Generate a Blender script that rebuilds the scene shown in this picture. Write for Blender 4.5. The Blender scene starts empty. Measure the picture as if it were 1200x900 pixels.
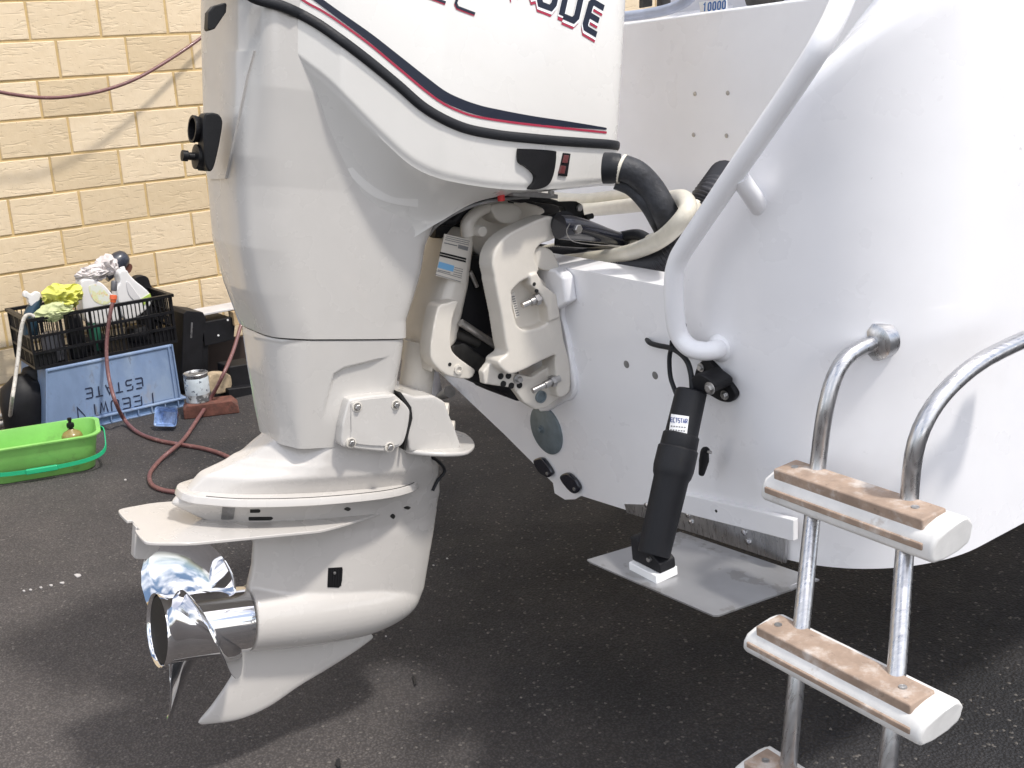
import bpy, bmesh, math, random
import numpy as np
from mathutils import Vector, Matrix, noise
random.seed(7); np.random.seed(7)
R_ = math.radians
S = bpy.context.scene
COL = S.collection

# ------------------------------------------------------------------ camera
F = 1250.0; PITCH = R_(15.48); ROLL = -.0803; CAMZ = 1.38
_cp, _sp, _c, _s = math.cos(PITCH), math.sin(PITCH), math.cos(ROLL), math.sin(ROLL)
_M = np.array([[_c, -_s, 0], [_s, _c, 0], [0, 0, 1]]) @ np.array([[1, 0, 0], [0, -_sp, -_cp], [0, _cp, -_sp]])
CAMP = np.array([0, 0, CAMZ])
cam = bpy.data.cameras.new('camera'); camo = bpy.data.objects.new('camera', cam); COL.objects.link(camo)
cam.sensor_width = 36; cam.sensor_fit = 'HORIZONTAL'; cam.lens = F / 1200 * 36
cam.shift_x = 0.125; cam.clip_start = .05; cam.clip_end = 500
_r = Matrix(((_M[0][0], -_M[1][0], -_M[2][0]), (_M[0][1], -_M[1][1], -_M[2][1]), (_M[0][2], -_M[1][2], -_M[2][2]))).to_4x4()
_r.translation = Vector(CAMP); camo.matrix_world = _r
S.camera = camo

# ------------------------------------------------------------------ light
AZ = R_(63)
FWD = np.array([math.sin(AZ), math.cos(AZ), 0]); STB = np.array([math.cos(AZ), -math.sin(AZ), 0])
SUN_EL = R_(61)
_a = R_(25)
_h = STB * math.cos(_a) + FWD * math.sin(_a)
SUND = np.array([_h[0] * math.cos(SUN_EL), _h[1] * math.cos(SUN_EL), math.sin(SUN_EL)])
W = bpy.data.worlds.new('World'); S.world = W; W.use_nodes = True
nt = W.node_tree; bg = nt.nodes['Background']
sky = nt.nodes.new('ShaderNodeTexSky'); sky.sky_type = 'NISHITA'; sky.sun_disc = False
sky.sun_elevation = SUN_EL; sky.sun_rotation = math.atan2(SUND[0], SUND[1])
sky.air_density = 1.0; sky.dust_density = 2.0; sky.ozone_density = 1.0
# thin broken cloud over the whole sky (seen mirrored in the propeller)
tc = nt.nodes.new('ShaderNodeTexCoord'); mp = nt.nodes.new('ShaderNodeMapping'); mp.inputs['Scale'].default_value = (1.6, 1.6, 3.2)
cn = nt.nodes.new('ShaderNodeTexNoise'); cn.inputs['Scale'].default_value = 1.7; cn.inputs['Detail'].default_value = 5; cn.inputs['Roughness'].default_value = .45
cr = nt.nodes.new('ShaderNodeValToRGB'); cr.color_ramp.elements[0].position = .42; cr.color_ramp.elements[1].position = .62
mx = nt.nodes.new('ShaderNodeMix'); mx.data_type = 'RGBA'
mx.inputs['B'].default_value = (13, 12.9, 13.2, 1)
nt.links.new(tc.outputs['Generated'], mp.inputs[0]); nt.links.new(mp.outputs[0], cn.inputs['Vector'])
nt.links.new(cn.outputs['Fac'], cr.inputs[0]); nt.links.new(cr.outputs[0], mx.inputs['Factor'])
nt.links.new(sky.outputs[0], mx.inputs['A']); nt.links.new(mx.outputs['Result'], bg.inputs['Color'])
bg.inputs['Strength'].default_value = .14
sun = bpy.data.lights.new('sun', 'SUN'); sun.energy = 2.7; sun.angle = R_(4.5); sun.color = (1, .955, .89)
suno = bpy.data.objects.new('sun', sun); COL.objects.link(suno)
suno.rotation_euler = Vector(-SUND).to_track_quat('-Z', 'Y').to_euler(); suno.location = (2, -3, 6)
vs = S.view_settings; vs.view_transform = 'Standard'; vs.look = 'None'; vs.gamma = 1; vs.exposure = 0.24

# ------------------------------------------------------------------ pixel helpers (photo pixels, 1200 x 900)
def proj(p):
    q = (np.asarray(p, float) - CAMP) @ _M.T
    return np.stack([450 + F * q[..., 0] / q[..., 2], 450 + F * q[..., 1] / q[..., 2]], -1)
def ray(x, y):
    return _M.T @ np.array([(x - 450) / F, (y - 450) / F, 1.])
class Frame:
    """axes X,Y,Z as rows, origin O"""
    def __init__(s, O, X, Y, Z):
        s.O = np.array(O, float); s.A = np.array([X, Y, Z], float)
    def w(s, p): return np.asarray(p, float) @ s.A + s.O
    def l(s, p): return (np.asarray(p, float) - s.O) @ s.A.T
    def hit(s, x, y, ax, v):
        r = ray(x, y); n = s.A[ax]; t = (v - (CAMP - s.O) @ n) / (r @ n)
        return CAMP + r * t
    def hl(s, x, y, ax, v): return s.l(s.hit(x, y, ax, v))
    def mat(s):
        m = Matrix([list(s.A[:, i]) + [s.O[i]] for i in range(3)] + [[0, 0, 0, 1]]); return m
def mkframe(O, az, d):
    cd, sd = math.cos(d), math.sin(d)
    f = np.array([math.sin(az) * cd, math.cos(az) * cd, -sd]); s = np.array([math.cos(az), -math.sin(az), 0])
    return Frame(O, s, f, np.cross(s, f))
GND = Frame((0, 0, 0), (1, 0, 0), (0, 1, 0), (0, 0, 1))
EO = CAMP + ray(240, 731) * 2.15
EF = mkframe(EO, AZ, R_(10))                       # engine: X starboard, Y forward, Z up
_p = EF.hit(672, 420, 0, .175)
TF0 = mkframe(_p, AZ, R_(-5))
TF = Frame(TF0.w([EF.l(TF0.O)[0] * -1, 0, 0]), *TF0.A)   # transom plane is Y=0, X=0 on the centre line
_wh = .5466
WF = Frame((0, 0, 0), (math.cos(_wh), math.sin(_wh), 0), (-math.sin(_wh), math.cos(_wh), 0), (0, 0, 1))
WO = np.array([-1.4766, 5.1268, .3299 + CAMZ])
WF.O = np.array([WO[0], WO[1], 0.])                # wall: X along, -Y toward camera, Y=0 the brick face

# ------------------------------------------------------------------ object helpers
WM = {}
def setp(o, label=None, cat=None, group=None, kind=None):
    if label: o['label'] = label
    if cat: o['category'] = cat
    if group: o['group'] = group
    if kind: o['kind'] = kind
    return o
def thing(name, frame_or_loc, label, cat, group=None, kind=None):
    o = bpy.data.objects.new(name, None); COL.objects.link(o); o.empty_display_size = .05
    m = frame_or_loc.mat() if isinstance(frame_or_loc, Frame) else Matrix.Translation(Vector(frame_or_loc))
    o.matrix_world = m; WM[o.name] = m
    return setp(o, label, cat, group, kind)
def obj(name, geo, mat, parent=None, smooth=True, bevel=0, remesh=0, sm=0, angle=40, label=None, cat=None, group=None, kind=None, loc=None, wn=False):
    V, Fc = geo
    V = np.asarray(V, float)
    me = bpy.data.meshes.new(name)
    o = bpy.data.objects.new(name, me); COL.objects.link(o)
    if parent is not None:
        m = WM[parent.name]; WM[o.name] = m; o.parent = parent
        A = np.array(m.inverted()); V = V @ A[:3, :3].T + A[:3, 3]
    else:
        c = np.array([(V[:, 0].min() + V[:, 0].max()) / 2, (V[:, 1].min() + V[:, 1].max()) / 2, V[:, 2].min()]) if loc is None else np.array(loc)
        V = V - c; o.location = c; WM[o.name] = Matrix.Translation(Vector(c))
    me.from_pydata([tuple(v) for v in V], [], [tuple(int(i) for i in f) for f in Fc])
    me.validate()
    bm = bmesh.new(); bm.from_mesh(me)
    bmesh.ops.recalc_face_normals(bm, faces=bm.faces)
    if smooth:
        for f in bm.faces: f.smooth = True
        if not remesh:
            for e in bm.edges:
                if len(e.link_faces) == 2 and e.calc_face_angle(0) > R_(angle): e.smooth = False
    bm.to_mesh(me); bm.free()
    if isinstance(mat, (list, tuple)):
        for mm in mat: me.materials.append(mm)
    elif mat: me.materials.append(mat)
    if remesh:
        md = o.modifiers.new('r', 'REMESH'); md.mode = 'VOXEL'; md.voxel_size = remesh; md.use_smooth_shade = True
        if sm:
            md = o.modifiers.new('s', 'SMOOTH'); md.factor = .6; md.iterations = sm
    elif bevel:
        md = o.modifiers.new('b', 'BEVEL'); md.width = bevel; md.segments = 3; md.limit_method = 'ANGLE'; md.angle_limit = R_(38)
        md.harden_normals = False
        for p in me.polygons: p.use_smooth = True
        md2 = o.modifiers.new('w', 'WEIGHTED_NORMAL'); md2.keep_sharp = False
    return setp(o, label, cat, group, kind)
def cat_(*gs):
    V = []; Fc = []; n = 0
    for v, f in gs:
        v = np.asarray(v, float); V.append(v); Fc += [[i + n for i in q] for q in f]; n += len(v)
    return np.concatenate(V), Fc
def xf(g, fr): return fr.w(g[0]), g[1]
def box(x0, x1, y0, y1, z0, z1):
    V = [(x, y, z) for z in (z0, z1) for y in (y0, y1) for x in (x0, x1)]
    return np.array(V, float), [[0, 2, 3, 1], [4, 5, 7, 6], [0, 1, 5, 4], [2, 6, 7, 3], [0, 4, 6, 2], [1, 3, 7, 5]]
def wbox(fr, *a): return xf(box(*a), fr)
def loop_prism(A, B):
    n = len(A); V = np.concatenate([A, B])
    return V, [list(range(n))[::-1], [n + i for i in range(n)]] + [[i, (i + 1) % n, n + (i + 1) % n, n + i] for i in range(n)]
def pxs(fr, pts, ax, v):
    return np.array([fr.hl(x, y, ax, v) for x, y in pts])
def pxprism(fr, pts, ax, v, v2, scale=1.0):
    """outline traced in photo pixels on plane ax=v of the frame, extruded along ax to v2"""
    A = pxs(fr, pts, ax, v); B = A.copy(); B[:, ax] = v2
    return xf(loop_prism(A, B), fr)
def catmull(P, n=8, closed=False):
    P = np.asarray(P, float); m = len(P); out = []
    rng = range(m) if closed else range(m - 1)
    for i in rng:
        if closed: a, b, c, d = P[(i - 1) % m], P[i], P[(i + 1) % m], P[(i + 2) % m]
        else: a, b, c, d = P[max(i - 1, 0)], P[i], P[i + 1], P[min(i + 2, m - 1)]
        for k in range(n):
            t = k / n
            out.append(.5 * ((2 * b) + (c - a) * t + (2 * a - 5 * b + 4 * c - d) * t * t + (3 * b - a - 3 * c + d) * t ** 3))
    if not closed: out.append(P[-1])
    return np.array(out)
def resamp(P, n):
    P = np.asarray(P, float); d = np.r_[0, np.cumsum(np.linalg.norm(np.diff(P, axis=0), axis=1))]
    t = np.linspace(0, d[-1], n); return np.stack([np.interp(t, d, P[:, i]) for i in range(P.shape[1])], 1)
def tube(P, r, seg=12, n=6, cap=True, smoothp=True):
    P = np.asarray(P, float)
    if smoothp and len(P) > 2: P = catmull(P, n)
    m = len(P); r = np.interp(np.linspace(0, 1, m), np.linspace(0, 1, len(np.atleast_1d(r))), np.atleast_1d(r))
    T = np.gradient(P, axis=0); T /= np.linalg.norm(T, axis=1)[:, None] + 1e-12
    ref = np.array([0, 0, 1.]) if abs(T[0][2]) < .9 else np.array([1., 0, 0])
    nrm = np.cross(T[0], ref); nrm /= np.linalg.norm(nrm)
    V = []; an = np.linspace(0, 2 * np.pi, seg, endpoint=False)
    for i in range(m):
        nrm = nrm - T[i] * (nrm @ T[i]); nrm /= np.linalg.norm(nrm)
        b = np.cross(T[i], nrm)
        V.append(P[i] + r[i] * (np.cos(an)[:, None] * nrm + np.sin(an)[:, None] * b))
    V = np.concatenate(V)
    Fc = [[i * seg + j, i * seg + (j + 1) % seg, (i + 1) * seg + (j + 1) % seg, (i + 1) * seg + j] for i in range(m - 1) for j in range(seg)]
    if cap: Fc += [list(range(seg))[::-1], [(m - 1) * seg + j for j in range(seg)]]
    return V, Fc
def cyl(a, b, r, seg=20, r2=None):
    return tube(np.array([a, b]), [r, r if r2 is None else r2], seg=seg, smoothp=False)
def lathe(fr, prof, seg=32, ax=2, sy=1.0):
    """prof: (radius, height) along axis ax of frame"""
    V = []; an = np.linspace(0, 2 * np.pi, seg, endpoint=False)
    o = [(1, 2), (2, 0), (0, 1)][ax]
    for r, h in prof:
        v = np.zeros((seg, 3)); v[:, ax] = h; v[:, o[0]] = r * np.cos(an); v[:, o[1]] = r * np.sin(an) * sy; V.append(v)
    V = np.concatenate(V); m = len(prof)
    Fc = [[i * seg + j, i * seg + (j + 1) % seg, (i + 1) * seg + (j + 1) % seg, (i + 1) * seg + j] for i in range(m - 1) for j in range(seg)]
    if prof[0][0] > 1e-6: Fc.append(list(range(seg))[::-1])
    if prof[-1][0] > 1e-6: Fc.append([(m - 1) * seg + j for j in range(seg)])
    return fr.w(V), Fc
def grid(P, closed_u=False):
    """P (n,m,3) -> mesh"""
    n, m = P.shape[:2]
    Fc = [[i * m + j, i * m + j + 1, (i + 1) * m + j + 1, (i + 1) * m + j] for i in range(n - 1) for j in range(m - 1)]
    if closed_u: Fc += [[(n - 1) * m + j, (n - 1) * m + j + 1, j + 1, j] for j in range(m - 1)]
    return P.reshape(-1, 3), Fc
def sstep(a, b, x):
    t = np.clip((np.asarray(x, float) - a) / (b - a), 0, 1); return t * t * (3 - 2 * t)
def at(p, fr=None, r=0): return Frame(p, *(fr.A if fr else np.eye(3)))
def aimed(p, d, up=(0, 0, 1)):
    d = np.array(d, float); d /= np.linalg.norm(d); x = np.cross(up, d)
    if np.linalg.norm(x) < 1e-3: x = np.cross((1, 0, 0), d)
    x /= np.linalg.norm(x); return Frame(p, x, np.cross(d, x), d)
def bolt(p, d, r, h=.008, washer=True):
    """hex bolt head on a washer, pointing along d"""
    fr = aimed(p, d)
    gs = []
    if washer: gs.append(lathe(fr, [(r * 1.5, 0), (r * 1.5, h * .25), (r * .3, h * .25)], 20))
    gs.append(lathe(fr, [(r, h * .25), (r, h * .9), (r * .86, h)], 6))
    return cat_(*gs)

# ------------------------------------------------------------------ materials
def mat(name, col, rough=.5, metal=0, coat=0, bump=0, bscale=60, var=0, vscale=8, spots=None, spec=.5, rvar=0, bdist=.002, detail=6, trans=0, sss=0, stretch=None):
    m = bpy.data.materials.new(name); m.use_nodes = True; t = m.node_tree; N = t.nodes; L = t.links
    b = N['Principled BSDF']
    b.inputs['Roughness'].default_value = rough; b.inputs['Metallic'].default_value = metal
    b.inputs['Coat Weight'].default_value = coat; b.inputs['Coat Roughness'].default_value = .06
    b.inputs['Specular IOR Level'].default_value = spec
    if trans: b.inputs['Transmission Weight'].default_value = trans
    c4 = (*col, 1); b.inputs['Base Color'].default_value = c4
    tc = N.new('ShaderNodeTexCoord'); co = tc.outputs['Object']
    if stretch:
        mp = N.new('ShaderNodeMapping'); mp.inputs['Scale'].default_value = stretch; L.new(co, mp.inputs[0]); co = mp.outputs[0]
    last = None
    if var:
        n = N.new('ShaderNodeTexNoise'); n.inputs['Scale'].default_value = vscale; n.inputs['Detail'].default_value = detail; n.inputs['Roughness'].default_value = .6
        L.new(co, n.inputs['Vector'])
        r = N.new('ShaderNodeValToRGB'); r.color_ramp.elements[0].position = .3; r.color_ramp.elements[1].position = .7
        r.color_ramp.elements[0].color = (*[max(0, x * (1 - var)) for x in col], 1); r.color_ramp.elements[1].color = (*[min(1, x * (1 + var)) for x in col], 1)
        r.color_ramp.interpolation = 'EASE'; L.new(n.outputs['Fac'], r.inputs[0]); last = r.outputs[0]
    for sp in (spots or []):      # (colour, scale, threshold lo, hi, strength)
        scol, ss, lo, hi, st = sp
        n = N.new('ShaderNodeTexNoise'); n.inputs['Scale'].default_value = ss; n.inputs['Detail'].default_value = 5; n.inputs['Roughness'].default_value = .65
        L.new(co, n.inputs['Vector'])
        mr = N.new('ShaderNodeMapRange'); mr.inputs['From Min'].default_value = lo; mr.inputs['From Max'].default_value = hi; mr.inputs['To Max'].default_value = st; mr.interpolation_type = 'SMOOTHSTEP'
        L.new(n.outputs['Fac'], mr.inputs['Value'])
        mi = N.new('ShaderNodeMix'); mi.data_type = 'RGBA'; mi.inputs['A'].default_value = c4; mi.inputs['B'].default_value = (*scol, 1)
        L.new(mr.outputs['Result'], mi.inputs['Factor'])
        if last: L.new(last, mi.inputs['A'])
        last = mi.outputs['Result']
    if last: L.new(last, b.inputs['Base Color'])
    if rvar:
        n = N.new('ShaderNodeTexNoise'); n.inputs['Scale'].default_value = vscale * 2.3; n.inputs['Detail'].default_value = 5
        L.new(co, n.inputs['Vector']); mr = N.new('ShaderNodeMapRange'); mr.inputs['From Min'].default_value = .3; mr.inputs['From Max'].default_value = .7
        mr.inputs['To Min'].default_value = max(.02, rough - rvar); mr.inputs['To Max'].default_value = min(1, rough + rvar)
        L.new(n.outputs['Fac'], mr.inputs['Value']); L.new(mr.outputs['Result'], b.inputs['Roughness'])
    if bump:
        n = N.new('ShaderNodeTexNoise'); n.inputs['Scale'].default_value = bscale; n.inputs['Detail'].default_value = 4
        L.new(co, n.inputs['Vector']); bp = N.new('ShaderNodeBump'); bp.inputs['Strength'].default_value = bump; bp.inputs['Distance'].default_value = bdist
        L.new(n.outputs['Fac'], bp.inputs['Height']); L.new(bp.outputs[0], b.inputs['Normal'])
    return m
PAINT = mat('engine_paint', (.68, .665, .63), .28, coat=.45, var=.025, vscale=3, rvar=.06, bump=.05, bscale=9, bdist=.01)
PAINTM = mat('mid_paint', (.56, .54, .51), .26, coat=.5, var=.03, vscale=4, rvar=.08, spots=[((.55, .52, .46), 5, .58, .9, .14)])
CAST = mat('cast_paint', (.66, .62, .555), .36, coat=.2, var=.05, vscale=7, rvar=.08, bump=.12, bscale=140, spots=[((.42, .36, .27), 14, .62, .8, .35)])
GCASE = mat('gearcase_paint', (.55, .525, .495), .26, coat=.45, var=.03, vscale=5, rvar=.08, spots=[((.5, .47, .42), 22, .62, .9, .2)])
BOATW = mat('boat_paint', (.885, .88, .895), .33, coat=.3, var=.02, vscale=4, rvar=.12, bump=.14, bscale=5, bdist=.010, spots=[((.5, .5, .52), 9, .6, .95, .2), ((.60, .57, .52), 2.2, .5, .9, .25), ((.42, .40, .38), 60, .70, .76, .35)])
RAILW = mat('rail_powdercoat', (.88, .88, .90), .32, coat=.3, var=.02, vscale=9)
BLACKP = mat('black_plastic', (.006, .006, .007), .45, spec=.3, var=.2, vscale=30, bump=.15, bscale=260)
BLACKD = mat('dusty_black_plastic', (.009, .009, .011), .55, spec=.3, var=.3, vscale=12, spots=[((.10, .095, .09), 30, .64, .8, .35)], bump=.2, bscale=120)
BLACKG = mat('black_gloss', (.012, .013, .02), .18, coat=.5, var=.2)
RUBBER = mat('rubber', (.010, .011, .014), .5, spec=.35, bump=.2, bscale=300)
INK = mat('navy_ink', (.011, .015, .030), .4, spec=.3)
RED = mat('red_ink', (.36, .028, .06), .4, spec=.3)
REDP = mat('red_plastic', (.6, .03, .03), .4)
WHT = mat('white_ink', (.82, .82, .82), .3, coat=.3)
CHROME = mat('polished_steel', (.80, .80, .81), .045, metal=1, rvar=.015, vscale=14)
STEEL = mat('brushed_steel', (.56, .56, .57), .32, metal=1, var=.12, vscale=20, rvar=.1, stretch=(1, 9, 1))
TABM = mat('trim_tab_steel', (.43, .43, .44), .42, metal=.75, var=.06, vscale=6, rvar=.1, spots=[((.30, .29, .28), 9, .54, .565, .65), ((.52, .52, .53), 4, .6, .63, .5)])
BOLTM = mat('bolt_steel', (.48, .47, .46), .35, metal=.9, var=.2, vscale=60)
ZINC = mat('zinc', (.19, .23, .25), .55, metal=.3, var=.16, vscale=30, bump=.3, bscale=90)
DKMET = mat('dark_metal', (.05, .048, .045), .5, metal=.4, var=.4, vscale=20)
HOLE = mat('hole_dark', (.012, .012, .012), .8)
CREAMH = mat('cream_hose', (.66, .62, .52), .38, coat=.2, var=.06, vscale=30, bump=.3, bscale=200)
LAB = mat('label_film', (.70, .67, .62), .4, var=.05)
BLUEL = mat('label_blue', (.18, .42, .68), .4)
GREYL = mat('label_grey', (.2, .2, .2), .5)
SHINEW = mat('white_nylon', (.85, .85, .84), .35)

def brick_mat():
    m = mat('cream_brick', (.66, .50, .30), .85, var=.06, vscale=3)
    t = m.node_tree; N = t.nodes; L = t.links; b = N['Principled BSDF']
    tc = N.new('ShaderNodeTexCoord'); oi = N.new('ShaderNodeObjectInfo')
    ad = N.new('ShaderNodeVectorMath'); ad.operation = 'ADD'; L.new(tc.outputs['Object'], ad.inputs[0])
    cx = N.new('ShaderNodeCombineXYZ'); mu = N.new('ShaderNodeMath'); mu.operation = 'MULTIPLY'; mu.inputs[1].default_value = 37
    L.new(oi.outputs['Random'], mu.inputs[0]); L.new(mu.outputs[0], cx.inputs[0]); L.new(mu.outputs[0], cx.inputs[2]); L.new(cx.outputs[0], ad.inputs[1])
    v = ad.outputs[0]
    # base colour: per-brick tone, fine grain, dark pits
    hs = N.new('ShaderNodeMix'); hs.data_type = 'RGBA'; hs.inputs['A'].default_value = (.80, .66, .47, 1); hs.inputs['B'].default_value = (.665, .53, .345, 1)
    L.new(oi.outputs['Random'], hs.inputs['Factor'])
    n1 = N.new('ShaderNodeTexNoise'); n1.inputs['Scale'].default_value = 26; n1.inputs['Detail'].default_value = 8; L.new(v, n1.inputs['Vector'])
    m1 = N.new('ShaderNodeMix'); m1.data_type = 'RGBA'; m1.blend_type = 'MULTIPLY'; m1.inputs['Factor'].default_value = .35
    r1 = N.new('ShaderNodeValToRGB'); r1.color_ramp.elements[0].position = .3; r1.color_ramp.elements[1].position = .75
    r1.color_ramp.elements[0].color = (.80, .75, .66, 1); L.new(n1.outputs['Fac'], r1.inputs[0])
    L.new(hs.outputs['Result'], m1.inputs['A']); L.new(r1.outputs[0], m1.inputs['B'])
    n2 = N.new('ShaderNodeTexNoise'); n2.inputs['Scale'].default_value = 110; n2.inputs['Detail'].default_value = 2; L.new(v, n2.inputs['Vector'])
    mr = N.new('ShaderNodeMapRange'); mr.inputs['From Min'].default_value = .68; mr.inputs['From Max'].default_value = .74; mr.inputs['To Max'].default_value = .75; L.new(n2.outputs['Fac'], mr.inputs['Value'])
    m2 = N.new('ShaderNodeMix'); m2.data_type = 'RGBA'; m2.inputs['B'].default_value = (.22, .13, .06, 1)
    L.new(mr.outputs['Result'], m2.inputs['Factor']); L.new(m1.outputs['Result'], m2.inputs['A']); L.new(m2.outputs['Result'], b.inputs['Base Color'])
    # rough-cut relief: short slanted gouges
    mp = N.new('ShaderNodeMapping'); mp.inputs['Rotation'].default_value = (0, .45, 0); mp.inputs['Scale'].default_value = (7, 1, 34); L.new(v, mp.inputs[0])
    n3 = N.new('ShaderNodeTexNoise'); n3.inputs['Scale'].default_value = 1.4; n3.inputs['Detail'].default_value = 3; n3.inputs['Distortion'].default_value = 1.2; L.new(mp.outputs[0], n3.inputs['Vector'])
    r3 = N.new('ShaderNodeValToRGB'); r3.color_ramp.elements[0].position = .56; r3.color_ramp.elements[1].position = .64; L.new(n3.outputs['Fac'], r3.inputs[0])
    mm = N.new('ShaderNodeMath'); mm.operation = 'SUBTRACT'; L.new(n1.outputs['Fac'], mm.inputs[0]); L.new(r3.outputs[0], mm.inputs[1])
    m4 = N.new('ShaderNodeMath'); m4.operation = 'SUBTRACT'; L.new(mm.outputs[0], m4.inputs[0]); L.new(mr.outputs['Result'], m4.inputs[1])
    bp = N.new('ShaderNodeBump'); bp.inputs['Strength'].default_value = .42; bp.inputs['Distance'].default_value = .003
    L.new(m4.outputs[0], bp.inputs['Height']); L.new(bp.outputs[0], b.inputs['Normal'])
    return m
BRICK = brick_mat()
MORTAR = mat('mortar', (.58, .42, .20), .95, var=.12, vscale=12, bump=.5, bscale=220)

def asphalt_mat():
    m = mat('asphalt', (.05, .05, .05), .85, spec=.25)
    t = m.node_tree; N = t.nodes; L = t.links; b = N['Principled BSDF']
    tc = N.new('ShaderNodeTexCoord'); v = tc.outputs['Object']
    def no(s, d=6, r=.6):
        n = N.new('ShaderNodeTexNoise'); n.inputs['Scale'].default_value = s; n.inputs['Detail'].default_value = d; n.inputs['Roughness'].default_value = r; L.new(v, n.inputs['Vector']); return n.outputs['Fac']
    def ramp(f, a, b_, ca, cb):
        r = N.new('ShaderNodeValToRGB'); r.color_ramp.elements[0].position = a; r.color_ramp.elements[1].position = b_
        r.color_ramp.elements[0].color = (*ca, 1); r.color_ramp.elements[1].color = (*cb, 1); L.new(f, r.inputs[0]); return r.outputs[0]
    def mixc(f, a, b_, bt='MIX'):
        x = N.new('ShaderNodeMix'); x.data_type = 'RGBA'; x.blend_type = bt
        for k, s in (('Factor', f), ('A', a), ('B', b_)):
            if isinstance(s, (int, float)): x.inputs[k].default_value = s
            elif isinstance(s, tuple): x.inputs[k].default_value = (*s, 1)
            else: L.new(s, x.inputs[k])
        return x.outputs['Result']
    base = ramp(no(1.7), .32, .7, (.024, .025, .028), (.042, .042, .046))
    # dusty brown film at wall foot and left, plus painted-in boat shade
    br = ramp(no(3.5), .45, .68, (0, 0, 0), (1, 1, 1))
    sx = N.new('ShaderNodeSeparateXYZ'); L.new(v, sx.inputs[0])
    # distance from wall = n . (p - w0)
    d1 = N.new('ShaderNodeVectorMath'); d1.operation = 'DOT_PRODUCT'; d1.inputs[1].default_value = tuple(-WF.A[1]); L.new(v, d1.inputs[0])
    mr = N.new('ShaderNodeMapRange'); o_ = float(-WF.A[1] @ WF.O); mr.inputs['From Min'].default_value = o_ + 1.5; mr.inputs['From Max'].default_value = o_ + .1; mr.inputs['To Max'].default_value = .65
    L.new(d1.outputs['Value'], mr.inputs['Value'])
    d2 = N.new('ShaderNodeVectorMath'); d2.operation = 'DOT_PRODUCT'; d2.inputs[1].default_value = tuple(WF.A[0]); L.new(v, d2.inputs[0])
    mra = N.new('ShaderNodeMapRange'); mra.interpolation_type = 'SMOOTHSTEP'; oa = float(WF.A[0] @ WF.O); mra.inputs['From Min'].default_value = oa + .45; mra.inputs['From Max'].default_value = oa - 1.0; mra.inputs['To Max'].default_value = .85  # asphalt colour darkens toward the boat: part dust fade, part painted hull shade
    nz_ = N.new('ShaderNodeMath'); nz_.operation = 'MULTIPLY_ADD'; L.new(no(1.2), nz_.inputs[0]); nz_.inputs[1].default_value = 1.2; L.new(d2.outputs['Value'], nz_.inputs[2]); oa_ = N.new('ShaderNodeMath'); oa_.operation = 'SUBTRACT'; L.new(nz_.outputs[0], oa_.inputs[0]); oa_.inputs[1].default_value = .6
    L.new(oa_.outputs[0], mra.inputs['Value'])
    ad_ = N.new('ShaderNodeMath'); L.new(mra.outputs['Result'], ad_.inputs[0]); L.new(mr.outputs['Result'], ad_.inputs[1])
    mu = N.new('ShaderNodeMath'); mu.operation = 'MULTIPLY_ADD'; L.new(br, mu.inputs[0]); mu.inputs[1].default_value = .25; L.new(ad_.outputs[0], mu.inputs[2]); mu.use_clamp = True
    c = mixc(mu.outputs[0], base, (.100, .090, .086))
    vo = N.new('ShaderNodeTexVoronoi'); vo.inputs['Scale'].default_value = 165; L.new(v, vo.inputs['Vector'])
    st = ramp(vo.outputs['Distance'], .1, .62, (1.35, 1.34, 1.33), (.6, .6, .61))
    c = mixc(.85, c, st, 'MULTIPLY')
    cs = N.new('ShaderNodeSeparateColor'); L.new(vo.outputs['Color'], cs.inputs[0])
    c = mixc(ramp(cs.outputs[0], 975e-3, .985, (0, 0, 0), (.6, .6, .6)), c, (.19, .175, .16))
    c = mixc(ramp(no(5.5, 9, .75), .645, .70, (0, 0, 0), (.6, .6, .6)), c, (.014, .013, .014))
    c = mixc(ramp(no(9, 9, .8), .74, .79, (0, 0, 0), (.6, .6, .6)), c, (.16, .15, .145))
    L.new(c, b.inputs['Base Color'])
    bp = N.new('ShaderNodeBump'); bp.inputs['Strength'].default_value = .8; bp.inputs['Distance'].default_value = .004; bp.invert = True
    L.new(vo.outputs['Distance'], bp.inputs['Height']); L.new(bp.outputs[0], b.inputs['Normal'])
    mr2 = N.new('ShaderNodeMapRange'); mr2.inputs['To Min'].default_value = .55; mr2.inputs['To Max'].default_value = .95; L.new(no(4), mr2.inputs['Value']); L.new(mr2.outputs['Result'], b.inputs['Roughness'])
    return m
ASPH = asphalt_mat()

# ------------------------------------------------------------------ ground
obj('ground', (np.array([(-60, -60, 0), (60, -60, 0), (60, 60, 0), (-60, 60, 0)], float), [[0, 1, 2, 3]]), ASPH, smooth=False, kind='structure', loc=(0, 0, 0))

# ------------------------------------------------------------------ brick wall
BL, BH = .3325, .172
wall = thing('brick_wall', Frame(WF.w((0, 0, 0)), *WF.A), 'cream rough-cut brick wall with tan mortar behind the crates and hose', 'wall')
LZ = WO[2]                              # height of bed joint 1
obj('mortar', cat_(wbox(WF, -4, 14, .0045, .11, -.05, LZ + 7 * BH)), MORTAR, wall, smooth=False)
def brickmesh(seed):
    rs = np.random.RandomState(seed); g = .0055; L_, H_ = BL - 2 * g, BH - 2 * g
    me = bpy.data.meshes.new('brick')
    V, Fc = box(-L_ / 2, L_ / 2, 0, .09, -H_ / 2, H_ / 2); V = V + rs.uniform(-.0012, .0012, V.shape)
    me.from_pydata([tuple(v) for v in V], [], Fc)
    bm = bmesh.new(); bm.from_mesh(me); bmesh.ops.recalc_face_normals(bm, faces=bm.faces)
    bmesh.ops.bevel(bm, geom=[e for e in bm.edges if sum(v.co.y < .01 for v in e.verts) == 2], offset=.003, segments=1, affect='EDGES')
    bm.to_mesh(me); bm.free(); me.materials.append(BRICK); return me
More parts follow.
